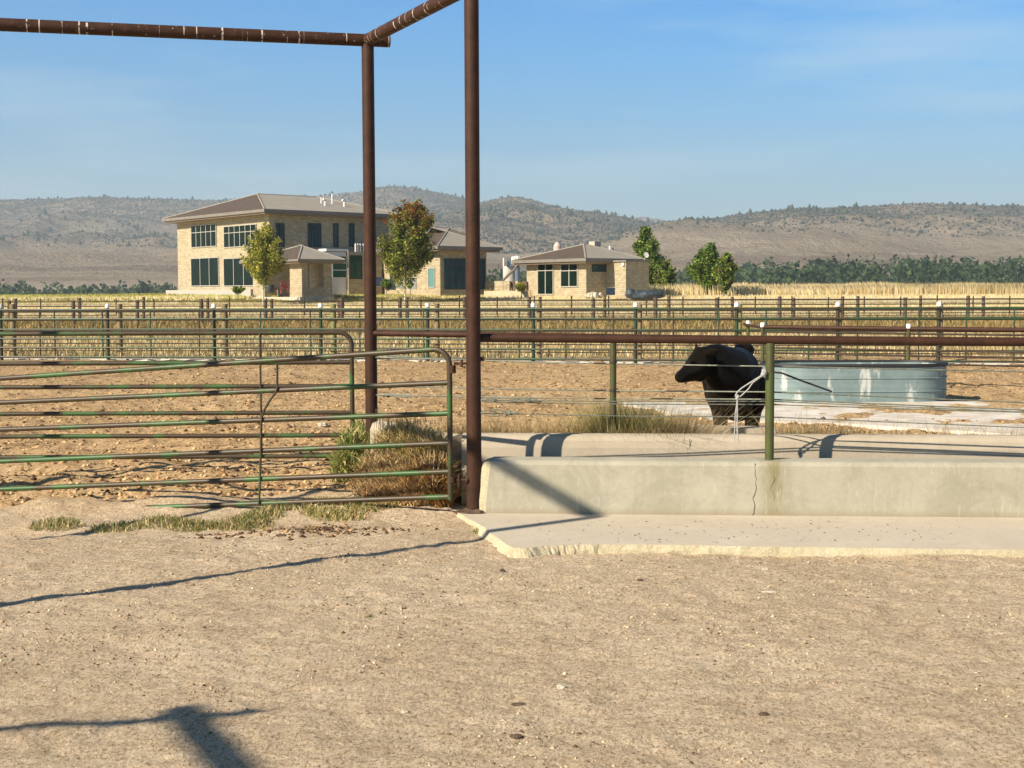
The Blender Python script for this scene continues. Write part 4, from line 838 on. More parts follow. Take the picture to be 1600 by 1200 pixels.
# single stones and clods
def stone(u, v, r_, label, mat, cat='stone', seed=1, z=-.075, sq=.6, sx=1.3):
    q = gp(u, v, z); zz = float(zg(q[0], q[1])); m = MB(); r_ = r_*(.62 if z < 0 else 1); m.blob(np.array([q[0], q[1], zz+r_*.25]), (r_*sx, r_, r_*sq), seed, .22, 14, 9)
    return tag(m.build('stone' if cat == 'stone' else 'dirt_clod', mat, None, smooth=False), label, cat)
stone(785, 897, .028, 'dark clod on the dirt just in front of the broken slab corner', ROCKD, 'dirt clod', 1, sq=.9, sx=1)
stone(877, 1085, .030, 'grey stone on the dirt low in the middle of the yard', ROCKW, 'stone', 2)
stone(1195, 898, .030, 'pale chip of stone lying just in front of the apron slab at the right', ROCKW, 'stone', 3, sq=.5)
stone(1203, 934, .040, 'long flat white bone-like stone in the yard at the right', ROCKW, 'stone', 4, sq=.3, sx=2.0)
stone(1000, 914, .024, 'small dark clod in the yard straight in front of the slab', ROCKD, 'dirt clod', 5)
stone(1193, 1126, .026, 'dark clod at the lower right of the yard', ROCKD, 'dirt clod', 6)
stone(807, 1160, .034, 'bluish dark clod at the bottom middle of the yard', ROCKD, 'dirt clod', 7, sq=.4)
stone(810, 1107, .030, 'flat dark clod left of the grey stone in the yard', ROCKD, 'dirt clod', 12, sq=.3, sx=1.7)
stone(632, 1120, .022, 'small white pebble at the lower left of the yard', ROCKW, 'stone', 8)
stone(504, 664, .06, 'white stone on the corral dirt between the rails of the two gates', ROCKW, 'stone', 9, z=0)
stone(466, 835, .045, 'dark dung clump beside the green weeds in front of the near gate', ROCKD, 'dirt clod', 10, sx=1.8)
stone(440, 842, .035, 'flatter dung clump left of the larger one before the near gate', ROCKD, 'dirt clod', 11, sx=2.0)

# ------------------------------------------------------------------ buildings
ALP = R(40)
class Bld:
    def __init__(s, name, label, uc, vb, Y):
        o = at(uc, vb, Y); s.o = np.array([o[0], o[1], o[2]]); s.root = empty(name, s.o, label, 'building', rz=ALP)
    def w2l(s, p):
        d = p-s.o; c, k = math.cos(-ALP), math.sin(-ALP); return np.array([d[0]*c-d[1]*k, d[0]*k+d[1]*c, d[2]])
    def d2l(s, d):
        c, k = math.cos(-ALP), math.sin(-ALP); return np.array([d[0]*c-d[1]*k, d[0]*k+d[1]*c, d[2]])
    def hit(s, u, v, face, off=0.0):       # face 'R': plane y=off, 'L': plane x=off
        c = s.w2l(CAM); d = s.d2l(ray(u, v)); ax = 1 if face == 'R' else 0; return c+d*((off-c[ax])/d[ax])
    def box(s, name, mat, *a, parent=None): return MB().box(*a).build(name, mat, parent or s.root, local=True)
    def window(s, face, off, u0, v0, u1, v1, nx, hs=(), glass=GLASS, fm=FRAME, fw=.07, name='window'):
        a = s.hit(u0, v1, face, off); b = s.hit(u1, v0, face, off); t = 0 if face == 'R' else 1
        t0, t1 = sorted((a[t], b[t])); z0, z1 = a[2], b[2]
        def bx(m, p0, p1, q0, q1, d0, d1):
            if face == 'R': m.box(p0, p1, off-d1, off-d0, q0, q1)
            else: m.box(off-d1, off-d0, p0, p1, q0, q1)
        m = MB(); bx(m, t0, t1, z0, z1, -.05, .03); w_ = m.build(name, glass, s.root, local=True)
        m = MB(); bx(m, t0-fw*.5, t1+fw*.5, z0-fw*.5, z0+fw*.5, .031, .08); bx(m, t0-fw*.5, t1+fw*.5, z1-fw*.5, z1+fw*.5, .031, .08)
        for i in range(nx+1):
            x = t0+(t1-t0)*i/nx; bx(m, x-fw*.5, x+fw*.5, z0+fw*.5, z1-fw*.5, .031, .078)
        for h in hs:
            z = z0+(z1-z0)*h; bx(m, t0, t1, z-fw*.4, z+fw*.4, .031, .074)
        m.build('frame', fm, w_, local=True); return w_
    def hip(s, x0, x1, y0, y1, ze, zr_, ap1, ap2, ov=.9, th=.28):
        X0, X1, Y0_, Y1_ = x0-ov, x1+ov, y0-ov, y1+ov
        E = [(X0, Y0_, ze+th), (X1, Y0_, ze+th), (X1, Y1_, ze+th), (X0, Y1_, ze+th)]; A = (ap1[0], ap1[1], zr_); B = (ap2[0], ap2[1], zr_)
        # left hip (brown), right long slope (weathered grey), the rest brown
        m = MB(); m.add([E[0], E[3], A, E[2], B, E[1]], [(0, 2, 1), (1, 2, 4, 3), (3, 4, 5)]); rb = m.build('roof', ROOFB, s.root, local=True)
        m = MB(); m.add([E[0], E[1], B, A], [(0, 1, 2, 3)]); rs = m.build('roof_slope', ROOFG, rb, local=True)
        m = MB(); m.box(X0-.06, X1+.06, Y0_-.06, Y1_+.06, ze+.02, ze+th-.01); m.build('gutter', GUTTER, rb, local=True)
        m = MB(); m.box(X0+.1, X1-.1, Y0_+.1, Y1_-.1, ze-.12, ze+.019); m.build('soffit', STUCCO, rb, local=True)
        for a, b in ((E[0], A), (E[3], A), (E[1], B), (A, B)): tube('ridge_cap', [a, b], .07, ROOFG, rb, 6, local=True)
        return rb

def zl(b, u, v, face, off=0.0): return b.hit(u, v, face, off)[2]
# --- main two-storey building
D = Bld('stone_building', 'large two-storey limestone building with a grey hipped roof, at the far left', 422, 461, 118)
W1 = D.hit(609, 400, 'R')[0]; ze = zl(D, 422, 333, 'R'); LB = 17.0
D.box('wall', STONE, 0, W1, 0, LB, -.6, ze)
zr_ = zl(D, 403, 303, 'L', 3.0)
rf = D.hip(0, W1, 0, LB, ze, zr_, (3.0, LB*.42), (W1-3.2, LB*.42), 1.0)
for u0, u1 in ((351, 401),): D.window('L', 0, u0, 350, u1, 387, 6, (.68,))
for uu in ((268, 340),): D.window('L', 0, 300, 350, 338, 387, 5, (.68,))
D.window('L', 0, 351, 402, 397, 447, 3, ()); D.window('L', 0, 300, 402, 342, 447, 3, ())
for u0, u1, n_ in ((432, 443, 2), (482, 500.5, 4), (521.5, 527.5, 1), (546, 552.5, 1)): D.window('R', 0, u0, 350, u1, 385, n_, (.33, .66) if n_ > 1 else (.33,), GLASST, FRAMED, .10)
D.box('plinth', FRAME, -1.3, -.02, 1.0, LB, -.7, -.05+zl(D, 380, 449, 'L')*0+.55)
for u, v in ((502, 309), (519, 302.5)):                     # roof pipes
    p = D.hit(u, v, 'R', 3.4); MB().tube([(p[0], 3.4, p[2]-1.0), (p[0], 3.4, p[2])], .07, 8).build('vent_pipe', TRIMW, rf, local=True)
for u, v in ((508, 315), (538, 316)):
    p = D.hit(u, v, 'R', 2.2); MB().tube([(p[0], 2.2, p[2]-.5), (p[0], 2.2, p[2]+.1), (p[0]-.2, 2.2, p[2]+.2)], .11, 8).build('roof_vent', TRIMW, rf, local=True)
# entrance bay and single-storey link
yb = -2.6
e0 = D.hit(544, 400, 'R', yb)[0]; e1 = D.hit(600, 400, 'R', yb)[0]; zt_ = zl(D, 540, 393, 'R', yb)
D.box('entrance_wing', STONE, e0, e1, yb, -.02, -.6, zt_)
el = e0-1.9
D.box('entrance_bay', TRIMW, el, e0-.03, yb+.25, -.03, -.6, zt_-.05)
D.box('flat_cap', TRIMW, el-.25, e0+.1, yb+.1, -.04, zt_, zt_+.22)
D.window('R', yb+.25, 519, 400, 541, 434, 1, (.35, .68), GLASSG, TRIMW, .09); D.window('R', yb, 546.5, 400, 564.5, 435, 2, (.33, .68), GLASSG, FRAMED, .10)
for u in (555.5, 559, 563, 568): p = D.hit(u, 391, 'R', yb+.9); MB().tube([(p[0], yb+.9, zt_-.1), (p[0], yb+.9, zt_+.75)], .07, 8).build('vent_pipe', TRIMW, D.root, local=True)
# --- porch pavilion
Pv = Bld('porch_pavilion', 'small open limestone porch pavilion with a low hipped roof, in front of the large building', 472, 459, 109)
w_ = Pv.hit(519, 430, 'R')[0]; lz = zl(Pv, 472, 409, 'R'); lb = Pv.hit(399, 440, 'L')[1]
q1 = Pv.hit(453, 440, 'L')[1]
Pv.box('pier', STONE, 0, .55, 0, q1, -.5, lz)
Pv.box('pier', STONE, 0, .55, lb-1.5, lb+.4, -.5, lz)
a0 = Pv.hit(481, 430, 'R')[0]; a1 = Pv.hit(506, 430, 'R')[0]; zs = zl(Pv, 490, 449, 'R'); zh = zl(Pv, 490, 410, 'R')
Pv.box('shade_wall', STONE, .552, a0, .02, .5, -.5, lz); Pv.box('shade_wall', STONE, a1, w_, .02, .5, -.5, lz)
Pv.box('sill_wall', STONE, a0, a1, .03, .5, -.5, zs); Pv.box('header', STONE, a0, a1, .03, .5, zh, lz)
Pv.box('back_wall', STONE, w_-.5, w_-.01, .502, lb+.4, -.5, lz); Pv.box('post', FRAME, a0+.9, a0+1.0, 1.4, 1.5, -.4, lz)
Pv.box('floor', SLABM, -.3, w_, -.2, lb+.6, -.6, -.25)
Pv.hip(0, w_, 0, lb+.4, lz, zl(Pv, 458, 384, 'L', 1.6), (1.5, (lb+.4)*.30), (w_*.42, (lb+.4)*.30), .75, .2)
# --- garage wing
Gg = Bld('garage_wing', 'single-storey limestone wing with teal glass doors and hipped roof, behind the autumn tree', 688, 456, 116)
w_ = Gg.hit(760, 420, 'R')[0]; gz = zl(Gg, 688, 390, 'R'); lb = Gg.hit(589, 420, 'L')[1]
Gg.box('wall', STONE, 0, w_, 0, lb+2, -.6, gz)
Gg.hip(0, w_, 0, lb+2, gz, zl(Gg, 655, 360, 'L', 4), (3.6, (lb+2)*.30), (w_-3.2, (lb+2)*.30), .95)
Gg.window('R', 0, 694, 405, 731, 451.5, 4, (.25, .5, .8), GLASST, FRAMED, .09, 'glass_door')
Gg.window('R', 0, 744, 405, 757, 451.5, 2, (.25, .5, .8), GLASST, FRAMED, .09, 'glass_door')
dr = Gg.window('L', 0, 670, 419, 679.5, 449, 1, (), TEAL, FRAME, .07, 'door')
Gg.window('L', 0, 611, 421, 618, 452, 1, (), BLUEP, FRAMED, .05, 'door')
pp = Gg.hit(598.5, 430, 'L', -.06)[1]; MB().box(-.1, -.02, pp-.05, pp+.05, -.3, gz-.4).build('downpipe', FRAMED, Gg.root, local=True)
# --- small house
S = Bld('stone_house', 'small limestone house with a brown hipped roof and white satellite dish, in the middle distance', 916, 465, 112)
w_ = S.hit(985, 430, 'R')[0]; sz = zl(S, 916, 409, 'R'); lb = S.hit(823, 430, 'L')[1]
S.box('wall', STONE, 0, w_, 0, lb, -.7, sz)
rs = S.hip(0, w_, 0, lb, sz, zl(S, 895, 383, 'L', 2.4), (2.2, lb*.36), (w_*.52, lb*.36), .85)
S.window('L', 0, 841, 412, 865, 460, 2, (.78,), GLASS, FRAME, .08, 'glass_door'); S.window('L', 0, 877, 412, 903, 448, 2, (.70,), GLASS, FRAME, .08)
S.window('R', 0, 925, 414.5, 952, 424, 3, (), GLASST, FRAMED, .08)
# set-forward right block: lit left end face, shaded long face
yb = -2.3; fb0 = S.hit(978, 430, 'R', yb)[0]; fb1 = S.hit(1014, 430, 'R', yb)[0]
S.box('side_block', STONE, fb0, fb1, yb, -.02, -.7, sz-.02)
S.box('parapet', GUTTER, fb0-.12, fb1+.12, yb-.12, -.02, sz-.018, sz+.12)
p = S.hit(930, 384, 'R', 3.6); MB().box(p[0]-.35, p[0]+.35, 3.3, 4.0, p[2]-.6, p[2]+.35).build('chimney', SLABM, rs, local=True)
p = S.hit(871, 386, 'R', 6.6); m = MB(); m.tube([(p[0], 6.6, p[2]-1.0), (p[0], 6.6, p[2]+.1), (p[0], 6.6, p[2]+.4)], [.38, .34, .15], 12); m.build('turbine_vent', simple('pink_metal', (.5, .32, .27), (.62, .5, .44), 5), rs, local=True)
for u, v in ((953, 384), (958, 387)): p = S.hit(u, v, 'R', 1.9); MB().tube([(p[0], 1.9, p[2]-.8), (p[0], 1.9, p[2])], .09, 8).build('vent_pipe', TRIMW, rs, local=True)
dp = S.hit(1010, 398, 'R', yb+.3); dc = np.array([dp[0], yb+.3, dp[2]])
sd_ = MB(); nrm = np.array([-.2, -.9, .35]); nrm /= np.linalg.norm(nrm); ex = np.cross(nrm, [0, 0, 1]); ex /= np.linalg.norm(ex); ey = np.cross(nrm, ex)
V = [dc-nrm*.06]+[dc+ex*r_*math.cos(t)+ey*r_*math.sin(t)+nrm*(r_*r_*.5-.06) for r_ in (.12, .24) for t in np.linspace(0, 2*math.pi, 17)[:-1]]
sd_.add(V, [(0, 1+i, 1+(i+1) % 16) for i in range(16)]+[(1+i, 17+i, 17+(i+1) % 16, 1+(i+1) % 16) for i in range(16)]); dish = sd_.build('satellite_dish', TRIMW, S.root, local=True)
MB().tube([dc-nrm*.03, dc-nrm*.2-np.array([0, 0, .2]), (dc[0], dc[1]+.3, sz)], .03, 8).tube([dc-ey*.2, dc+nrm*.3], .015, 6).build('bracket', FRAME, dish, local=True)
p = S.hit(972, 406, 'R', yb+.05); S.box('scupper', TRIMW, fb0-.16, fb0-.02, yb+.1, yb+.35, sz-.32, sz-.1)

# --- low walls between garage and house
LW = Bld('garden_wall', 'low limestone garden wall with brown gates, between the garage wing and the small house', 790, 455.5, 118)
LW.root['category'] = 'wall'
h0 = LW.hit(790, 439, 'R')[2]
# low shaded run coming toward the camera from the wing, then lit run
lw = MB(); a = LW.w2l(at(758, 454, 119)); b = LW.w2l(at(786, 454, 117.5)); c = LW.w2l(at(822, 456, 116))
def wallseg(m, a, b, z0, z1, th=.3):
    d = b-a; d[2] = 0; l = np.linalg.norm(d); d /= l; nn = np.array([-d[1], d[0], 0])*th
    V = [(*(a+nn*s)[:2], z) if t == 0 else (*(b+nn*s)[:2], z) for z in (z0, z1) for t in (0, 1) for s in (0, 1)]
    m.add(V, [(0, 1, 3, 2), (4, 6, 7, 5), (0, 2, 6, 4), (1, 5, 7, 3), (0, 4, 5, 1), (2, 3, 7, 6)])
wallseg(lw, a, b, -.5, h0); lw.build('wall', STONE, LW.root, local=True)
def seg(u0, u1, mat, nm, top=0.0, dY=0.0):
    m = MB(); wallseg(m, LW.w2l(at(u0, 454, 117.4+dY)), LW.w2l(at(u1, 454, 117.2+dY)), -.5, h0+top); return m.build(nm, mat, LW.root, local=True)
seg(786.5, 796, STONE, 'pier'); seg(796.2, 804.8, WOODD, 'wooden_gate', -.05, .15); seg(805, 809, STONE, 'pier'); seg(809.2, 823, WOODD, 'wooden_gate', -.05, .15)
m = MB(); wallseg(m, LW.w2l(at(757, 453, 115.8)), LW.w2l(at(823, 457, 114.5)), -.6, LW.w2l(at(790, 454.5, 115))[2], .4); tag(m.build('garden_kerb', CONCC, LW.root, local=True))

# --- things around the houses
def bx_thing(name, label, cat, u0, u1, v0, v1, Y, mat, dep=.8, slats=True, group=None):
    a = at(u0, v1, Y); b = at(u1, v0, Y); r0 = empty(name, ((a[0]+b[0])/2, Y, a[2]), label, cat, group)
    MB().box(a[0], b[0], Y, Y+dep, a[2], b[2]).build('cabinet', mat, r0)
    m = MB(); m.box(a[0]-.03, b[0]+.03, Y-.03, Y+dep+.03, b[2]+.002, b[2]+.06); m.build('lid', FRAMED if mat is ACM else mat, r0)
    if slats:
        m = MB()
        for i in range(5): z = a[2]+(b[2]-a[2])*(i+.7)/6; m.box(a[0]+.05, b[0]-.05, Y-.02, Y-.002, z, z+.04)
        m.build('grille', FRAME, r0)
    return r0
bx_thing('air_conditioner', 'left grey air conditioner unit beside the autumn tree trunk', 'air conditioner', 618, 629, 435.5, 451, 113, ACM, group='air conditioners by the garage wing')
bx_thing('air_conditioner', 'right grey air conditioner unit, wider, beside the autumn tree trunk', 'air conditioner', 636, 650, 435.5, 452, 112.5, ACM, group='air conditioners by the garage wing')
bx_thing('storage_bin', 'blue plastic storage bin against the garage wing, right of the far tall post', 'bin', 588, 597, 434, 447, 113, BLUEP, slats=False)
bx_thing('storage_bin', 'dark blue bin in the shade beside the small house', 'bin', 948, 961, 451, 461, 110, BLUEP, slats=False)
# potted planter and red chair on the porch
c = at(421, 457, 107.2); pot = empty('planter_pot', c, 'round charcoal planter pot under the porch', 'planter')
m = MB(); m.tube([c, c+np.array([0, 0, .25]), c+np.array([0, 0, .5]), c+np.array([0, 0, .56])], [.28, .36, .38, .36], 20); m.build('pot', POTM, pot, smooth=True)
m = MB(); m.tube([c+np.array([0, 0, .56]), c+np.array([0, 0, .60])], [.37, .38], 20); m.build('rim', POTM, pot, smooth=True)
def chair(u, v, Y, label, mat, sc=1.0):
    c = at(u, v, Y); r0 = empty('garden_chair', c, label, 'chair', 'chairs on the porch'); f = lambda x, y, z: c+np.array([x, y, z])*sc
    m = MB(); m.box(*[float(q) for q in (c[0]-.3*sc, c[0]+.3*sc, c[1]-.25*sc, c[1]+.25*sc, c[2]+.36*sc, c[2]+.41*sc)]); m.build('seat', mat, r0)
    m = MB()
    for i in range(5): x = -.26+i*.13; m.tube([f(x, .22, .40), f(x*1.1, .36, .95)], .04*sc, 6)
    m.tube([f(-.3, .28, .62), f(.3, .28, .62)], .03*sc, 6); m.build('backrest', mat, r0)
    for sx in (-.27, .27):
        for sy in (-.24, .24): MB().tube([f(sx, sy, 0), f(sx, sy, .6 if sy < 0 else .4)], .035*sc, 6).build('leg', mat, r0)
        MB().box(*[float(q) for q in (c[0]+(sx-.06)*sc, c[0]+(sx+.06)*sc, c[1]-.3*sc, c[1]+.3*sc, c[2]+.60*sc, c[2]+.64*sc)]).build('armrest', mat, r0)
chair(444, 458.5, 107, 'red slatted garden chair on the porch', REDP)
chair(432, 458, 107.6, 'dark garden chair between the planter pot and the red chair', FRAMED, .8)
# tarp-covered pile and rocks by the small house
c = at(1003, 463, 108.5); g = np.random.default_rng(77); m = MB(); m.blob(c+np.array([.2, 0, .1]), (1.5, .7, .38), 77, .12, 24, 12); m.blob(c+np.array([-.9, -.1, .25]), (.4, .4, .38), 78, .1, 16, 9)
tag(m.build('tarp_pile', TARP, None, smooth=True), 'long heap under a blue-grey tarp in front of the right end of the small house', 'tarp pile')
c = at(932, 463.5, 108.8); m = MB(); [m.blob(c+np.array([random.uniform(-.8, .5), random.uniform(-.2, .2), random.uniform(0, .15)]), random.uniform(.12, .26), 80+i, .3, 8, 5) for i in range(9)]
tag(m.build('rock_pile', ROCKW, None), 'small heap of white rocks at the corner of the small house', 'rock pile')

# silos
c = at(800, 444, 380); r0 = empty('silo', c, 'pale concrete silos with a slanting conveyor, behind the garden wall', 'silo'); s_ = 380/F_PX
zt0 = at(795, 416, 380)[2]
m = MB(); x0, x1 = at(786, 440, 380)[0], at(806, 440, 380)[0]; m.tube([((x0+x1)/2, 380, c[2]-3), ((x0+x1)/2, 380, zt0)], (x1-x0)/2, 24); m.build('concrete_silo', SILOM, r0, smooth=True)
xa, xb = at(804.5, 440, 380)[0], at(812, 440, 380)[0]; zt1 = at(808, 406, 380)[2]
m = MB(); m.tube([((xa+xb)/2, 378, c[2]-3), ((xa+xb)/2, 378, zt1)], (xb-xa)/2, 16); m.build('steel_silo', SILOB, r0, smooth=True)
m = MB(); a = at(792, 411, 378); b = at(798.5, 405, 378); m.box(a[0], b[0], 377, 380, zt0-.2, b[2]); m.build('hopper', SILOB, r0)
m = MB(); m.tube([at(786, 438, 374), at(797, 427, 374), at(805, 420, 374), at(809, 412, 374)], .35, 8); m.build('conveyor', simple('rusty_conveyor', (.16, .11, .08)), r0)
for u_, va, vb_, rr_ in ((804, 409, 401, .8), (809, 405, 400, .9), (787, 416, 403, .22), (800, 412, 402, .18)): MB().tube([at(u_, va, 376), at(u_, vb_, 376)], rr_, 8).build('roof_vent', TRIMW, r0)

# ------------------------------------------------------------------ trees
def tree(label, u, vb, Y, vtop, env, ncl, nl, ls, pal, seed, trunk_v, tr_px, lean=0.0, bark=BARK, top_pal=None, top_at=.6, name='tree', group='young trees by the houses', cr=None, cz0=None):
    g = np.random.default_rng(seed); base = at(u, vb, Y); base[2] = float(zg(base[0], base[1])) if Y < 240 else base[2]
    H = at(u, vtop, Y)[2]-base[2]; z0 = at(u, trunk_v, Y)[2]-base[2]; s = Y/F_PX
    r0 = empty(name, base, label, 'tree', group); W = [(h, r*s) for h, r in env]
    hs = np.array([h for h, _ in W]); rs_ = np.array([r for _, r in W]); ox = lean*s
    C = []
    while len(C) < int(ncl*1.15):
        h = g.uniform(0, 1); r_ = np.interp(h, hs, rs_)
        if g.uniform() > (r_/rs_.max())**1.2+.05: continue
        a = g.uniform(0, 6.28); q = r_*g.uniform(.15, 1.12)**.6; C.append((q*math.cos(a)+ox*h, q*math.sin(a), z0+(H-z0)*h, h))
    C = np.array(C); cr_ = cr or rs_.max()*.21
    ncl = int(ncl*1.15); nl = int(nl*1.0); ls = ls*.78
    n = ncl*nl; ci = np.repeat(np.arange(ncl), nl); sz_ = g.uniform(.6, 1.3, ncl)[ci]
    dr_ = np.stack([C[:, 0]-ox*C[:, 3], C[:, 1], np.full(ncl, rs_.max()*.9)], 1); dr_ /= np.linalg.norm(dr_, axis=1)[:, None]
    P = C[ci, :3]+g.normal(size=(n, 3))*cr_*.42*sz_[:, None]+dr_[ci]*(g.normal(size=n)*cr_*1.15*sz_)[:, None]
    rr_ = np.hypot(P[:, 0]-ox*C[ci, 3], P[:, 1]); mx = np.interp(np.clip((P[:, 2]-z0)/(H-z0), 0, 1), hs, rs_)*1.4+.15; k = (rr_ < mx) & (P[:, 2] < H*1.06); P = P[k]; ci = ci[k]; n = len(P)
    a = g.normal(size=(n, 3)); a /= np.linalg.norm(a, axis=1)[:, None]; b = np.cross(a, g.normal(size=(n, 3))); b /= np.linalg.norm(b, axis=1)[:, None]
    l = (ls*g.uniform(.6, 1.4, n))[:, None]; V = np.stack([P-a*l, P-b*l*.45, P+a*l, P+b*l*.45], 1).reshape(-1, 3)+base
    col = pick(g, n, pal, .3)*1.35*(.55+.9*g.uniform(size=(ncl, 1)))[ci]
    if top_pal is not None:
        hh = (P[:, 2]-z0)/(H-z0); pr_ = np.clip((hh-top_at)/.35, 0, 1)*.62; kk = (g.uniform(size=n)*.6+g.uniform(size=ncl)[ci]*.4) < pr_; col[kk] = pick(g, int(kk.sum()), top_pal, .3)
    mesh_np('crown', V, np.arange(n*4).reshape(-1, 4), LEAF, r0, cols=np.repeat(np.clip(col, 0, 1), 4, 0))
    m = MB(); tr_ = tr_px*s*.5; topz = z0+(H-z0)*.8
    m.tube([base+np.array([0, 0, -.2]), base+np.array([ox*.1, 0, z0*.6]), base+np.array([ox*.3, 0, z0+(H-z0)*.3]), base+np.array([ox*.8, 0, topz])], [tr_*1.15, tr_, tr_*.6, tr_*.15], 8)
    for i in g.choice(ncl, min(26, ncl), replace=False):
        c = C[i]; zb = max(z0*.85, c[2]-.45*math.hypot(c[0], c[1])-.5); zb = min(zb, topz); p0 = base+np.array([ox*.3*(zb/H), 0, zb]); p2 = base+c[:3]; pm_ = p0*.45+p2*.55+np.array([0, 0, -.1]); m.tube([p0, pm_, p2], [tr_*.35, tr_*.22, tr_*.08], 5, False)
    m.build('trunk', bark, r0, smooth=True); return r0
YG = [(.20, .20, .03), (.30, .28, .05), (.14, .16, .025), (.38, .34, .08), (.10, .12, .02)]
tree('slim yellow-green tree in front of the large building', 411, 462, 105, 354, [(0, 8), (.12, 20), (.3, 27), (.5, 24), (.72, 19), (.9, 13), (1, 5)], 95, 105, .13, YG, 101, 436, 3, lean=4, bark=BARKP)
tree('tall tree with a red and orange crown top, in front of the garage wing', 632, 463, 107, 321, [(0, 12), (.12, 24), (.3, 36), (.45, 38), (.6, 31), (.8, 28), (.93, 24), (1, 10)], 150, 125, .14, [(.09, .11, .018), (.15, .17, .03), (.06, .075, .015), (.22, .22, .04), (.11, .12, .02)], 102, 437, 3.2, lean=14, bark=BARKP, top_pal=[(.24, .055, .02), (.30, .10, .02), (.18, .04, .015), (.16, .13, .02), (.34, .17, .04), (.10, .10, .02)], top_at=.50)
GG = [(.055, .10, .016), (.10, .16, .026), (.15, .21, .04), (.035, .065, .012), (.20, .25, .05)]
tree('tall green tree rising behind the small house', 1014, 452, 128, 360, [(0, 14), (.15, 22), (.4, 24), (.6, 19), (.8, 12), (1, 4)], 110, 100, .17, GG, 103, 448, 4, lean=-6)
tree('short bushy green tree right of the small house', 1041, 458, 124, 409, [(0, 10), (.3, 15), (.6, 12), (1, 4)], 60, 80, .16, GG+[(.25, .2, .06)], 104, 450, 3)
tree('round green tree standing alone in the dry grass', 1105, 462, 118, 384, [(0, 5), (.15, 18), (.35, 27), (.55, 23), (.75, 14), (1, 5)], 110, 100, .16, GG, 105, 449, 4, lean=2)
tree('smaller green tree touching the right side of the round one', 1131, 466, 115.5, 399, [(0, 4), (.2, 10), (.45, 15), (.65, 13), (.85, 8), (1, 3)], 80, 90, .16, GG+[(.2, .13, .05)], 106, 452, 4, lean=5)
for i, (u, vb, Y, vt_, w__) in enumerate(((604, 452, 112, 438, 8), (815, 453, 114, 443, 9), (372, 456, 114, 448, 9), (641, 449, 111, 441, 5))):
    tree(['round green shrub by the blue bin at the garage wing', 'olive shrub between the garden gates and the small house', 'low shrub before the large building windows', 'small shrub between the two air conditioners'][i], u, vb, Y, vt_, [(0, w__*.8), (.5, w__), (1, w__*.4)], 26, 60, .10, GG if i != 1 else YG, 110+i, vb-1, 1.2, name='shrub', group='shrubs by the walls')
# far wood in the valley (one mass)
def wood():
    g = np.random.default_rng(201); T = []
    for k in range(1500):
        u = g.uniform(-700, 2300); Y = g.uniform(520, 820)
        vt_ = np.interp(u, [-700, 500, 745, 800, 850, 1040, 1060, 1110, 1160, 1210, 1250, 1400, 1700, 2300], [443, 443, 422, 420, 424, 424, 421, 414, 410, 407, 405, 402, 400, 405])+g.uniform(0, 1)*36-8
        T.append((at(u, vt_, Y), g.uniform(3.5, 7)))
    V = []; C = []
    for tp, r_ in T:
        n = 70; d = g.normal(size=(n, 3)); d /= np.linalg.norm(d, axis=1)[:, None]; h = r_*1.5; q = g.uniform(.55, 1.05, n)[:, None]
        P = tp+np.array([0, 0, -h])+d*q*np.array([r_, r_, h]); P[:, 2] -= np.abs(g.normal(size=n))*1.5
        a = g.normal(size=(n, 3)); a /= np.linalg.norm(a, axis=1)[:, None]; b = np.cross(a, g.normal(size=(n, 3))); b /= np.linalg.norm(b, axis=1)[:, None]; l = g.uniform(.7, 1.7, n)[:, None]
        V.append(np.stack([P-a*l, P-b*l*.7, P+a*l, P+b*l*.7], 1).reshape(-1, 3)); pal = [(.03, .06, .025), (.05, .085, .03), (.075, .11, .04)]
        C.append(np.repeat(pick(g, n, [pal[g.integers(0, 3)]]*1+[pal[g.integers(0, 3)]], .3), 4, 0))
    V = np.concatenate(V); C = np.concatenate(C); tag(mesh_np('woodland', V, np.arange(len(V)).reshape(-1, 4), LEAF, cols=C, origin=True), kind='stuff')
wood()
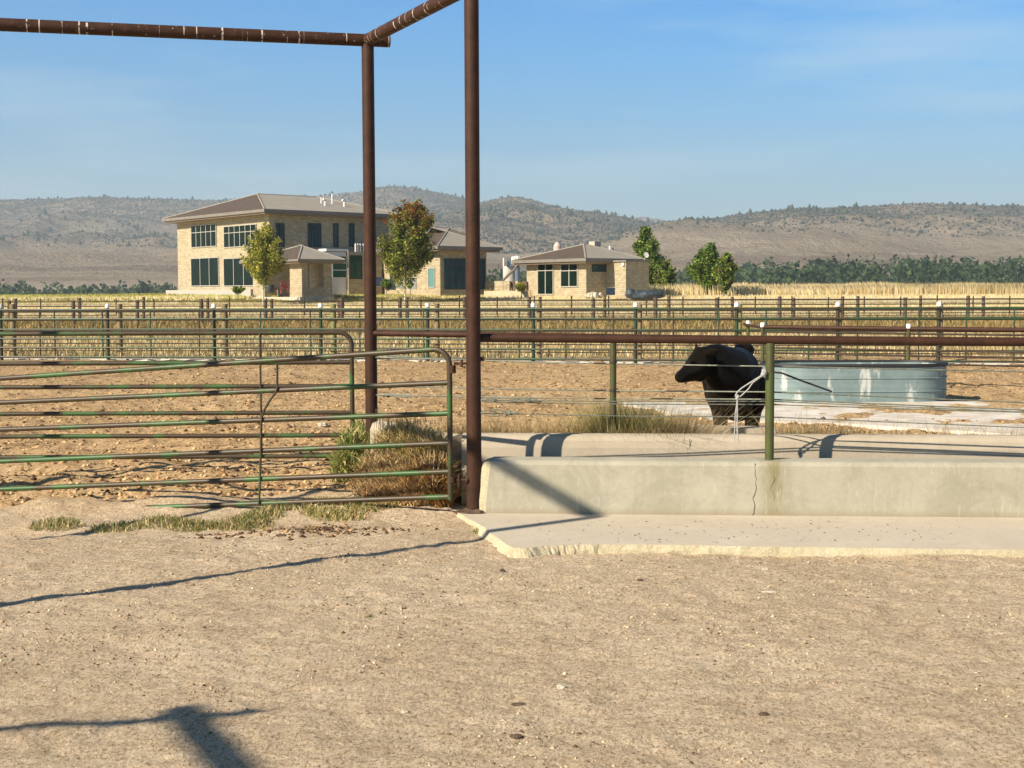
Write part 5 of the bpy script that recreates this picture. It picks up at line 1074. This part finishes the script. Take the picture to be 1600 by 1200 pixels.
# pines and shrubs on the hills
g = np.random.default_rng(203); n = 120000; Y = g.uniform(1300, 3300, n); k = g.uniform(-.6, .6, n); X = k*Y; Z = hill_z(X, Y)
dens_ = vnoise(X, Y, 330, 71)+.6*vnoise(X, Y, 120, 72)+np.clip((Z-90)/160, -.3, .5); keep = (dens_ > g.uniform(-.05, .30, n)) | (g.uniform(size=n) < .10) & (Z > 68)
X, Y, Z = X[keep], Y[keep], Z[keep]; n = len(X); r_ = g.uniform(.6, 1.9, n)*np.where(g.uniform(size=n) < .08, 1.9, 1)
V, F, C = lowpoly(np.stack([X, Y, Z+r_*.6], 1), r_, pick(g, n, [(.035, .045, .028), (.06, .065, .042), (.09, .085, .06)], .2), 204, 1.0); tag(mesh_np('hill_shrubs', V, F, CLOD, cols=C, origin=True), kind='stuff')
# pines along the crests
Pp = []; 
for (D_, Fd, pr) in RIDGES[:2]+RIDGES[3:]:
    for i in range(420):
        u = g.uniform(-300, 1900); Y = D_-abs(g.normal())*110; X = (u-800)/F_PX*Y
        if vnoise(np.array([u]), np.array([D_*1.0]), 60, 91)[0] > -.22: Pp.append((X, Y))
Pp = np.array(Pp); Z = hill_z(Pp[:, 0], Pp[:, 1]); r_ = g.uniform(1.4, 4.2, len(Pp))
V, F, C = lowpoly(np.stack([Pp[:, 0], Pp[:, 1], Z+r_], 1), r_, pick(g, len(Pp), [(.03, .045, .025), (.05, .065, .035)], .2), 205, 1.7); tag(mesh_np('hill_pines', V, F, CLOD, cols=C, origin=True), kind='stuff')

# ------------------------------------------------------------------ haze
hm, t, b = new_mat('haze_air'); t.nodes.clear(); o_ = N(t, 'ShaderNodeOutputMaterial'); pv = N(t, 'ShaderNodeVolumePrincipled')
pv.inputs['Color'].default_value = (.74, .87, 1.0, 1); pv.inputs['Density'].default_value = .00018; pv.inputs['Anisotropy'].default_value = .2
t.links.new(pv.outputs[0], o_.inputs['Volume']); hz = MB(); hz.box(-6500, 6500, -60, 6200, -12, 420); h_ = hz.build('haze', hm); tag(h_, kind='stuff')
for o in bpy.data.objects:
    if '_rz' in o: del o['_rz']
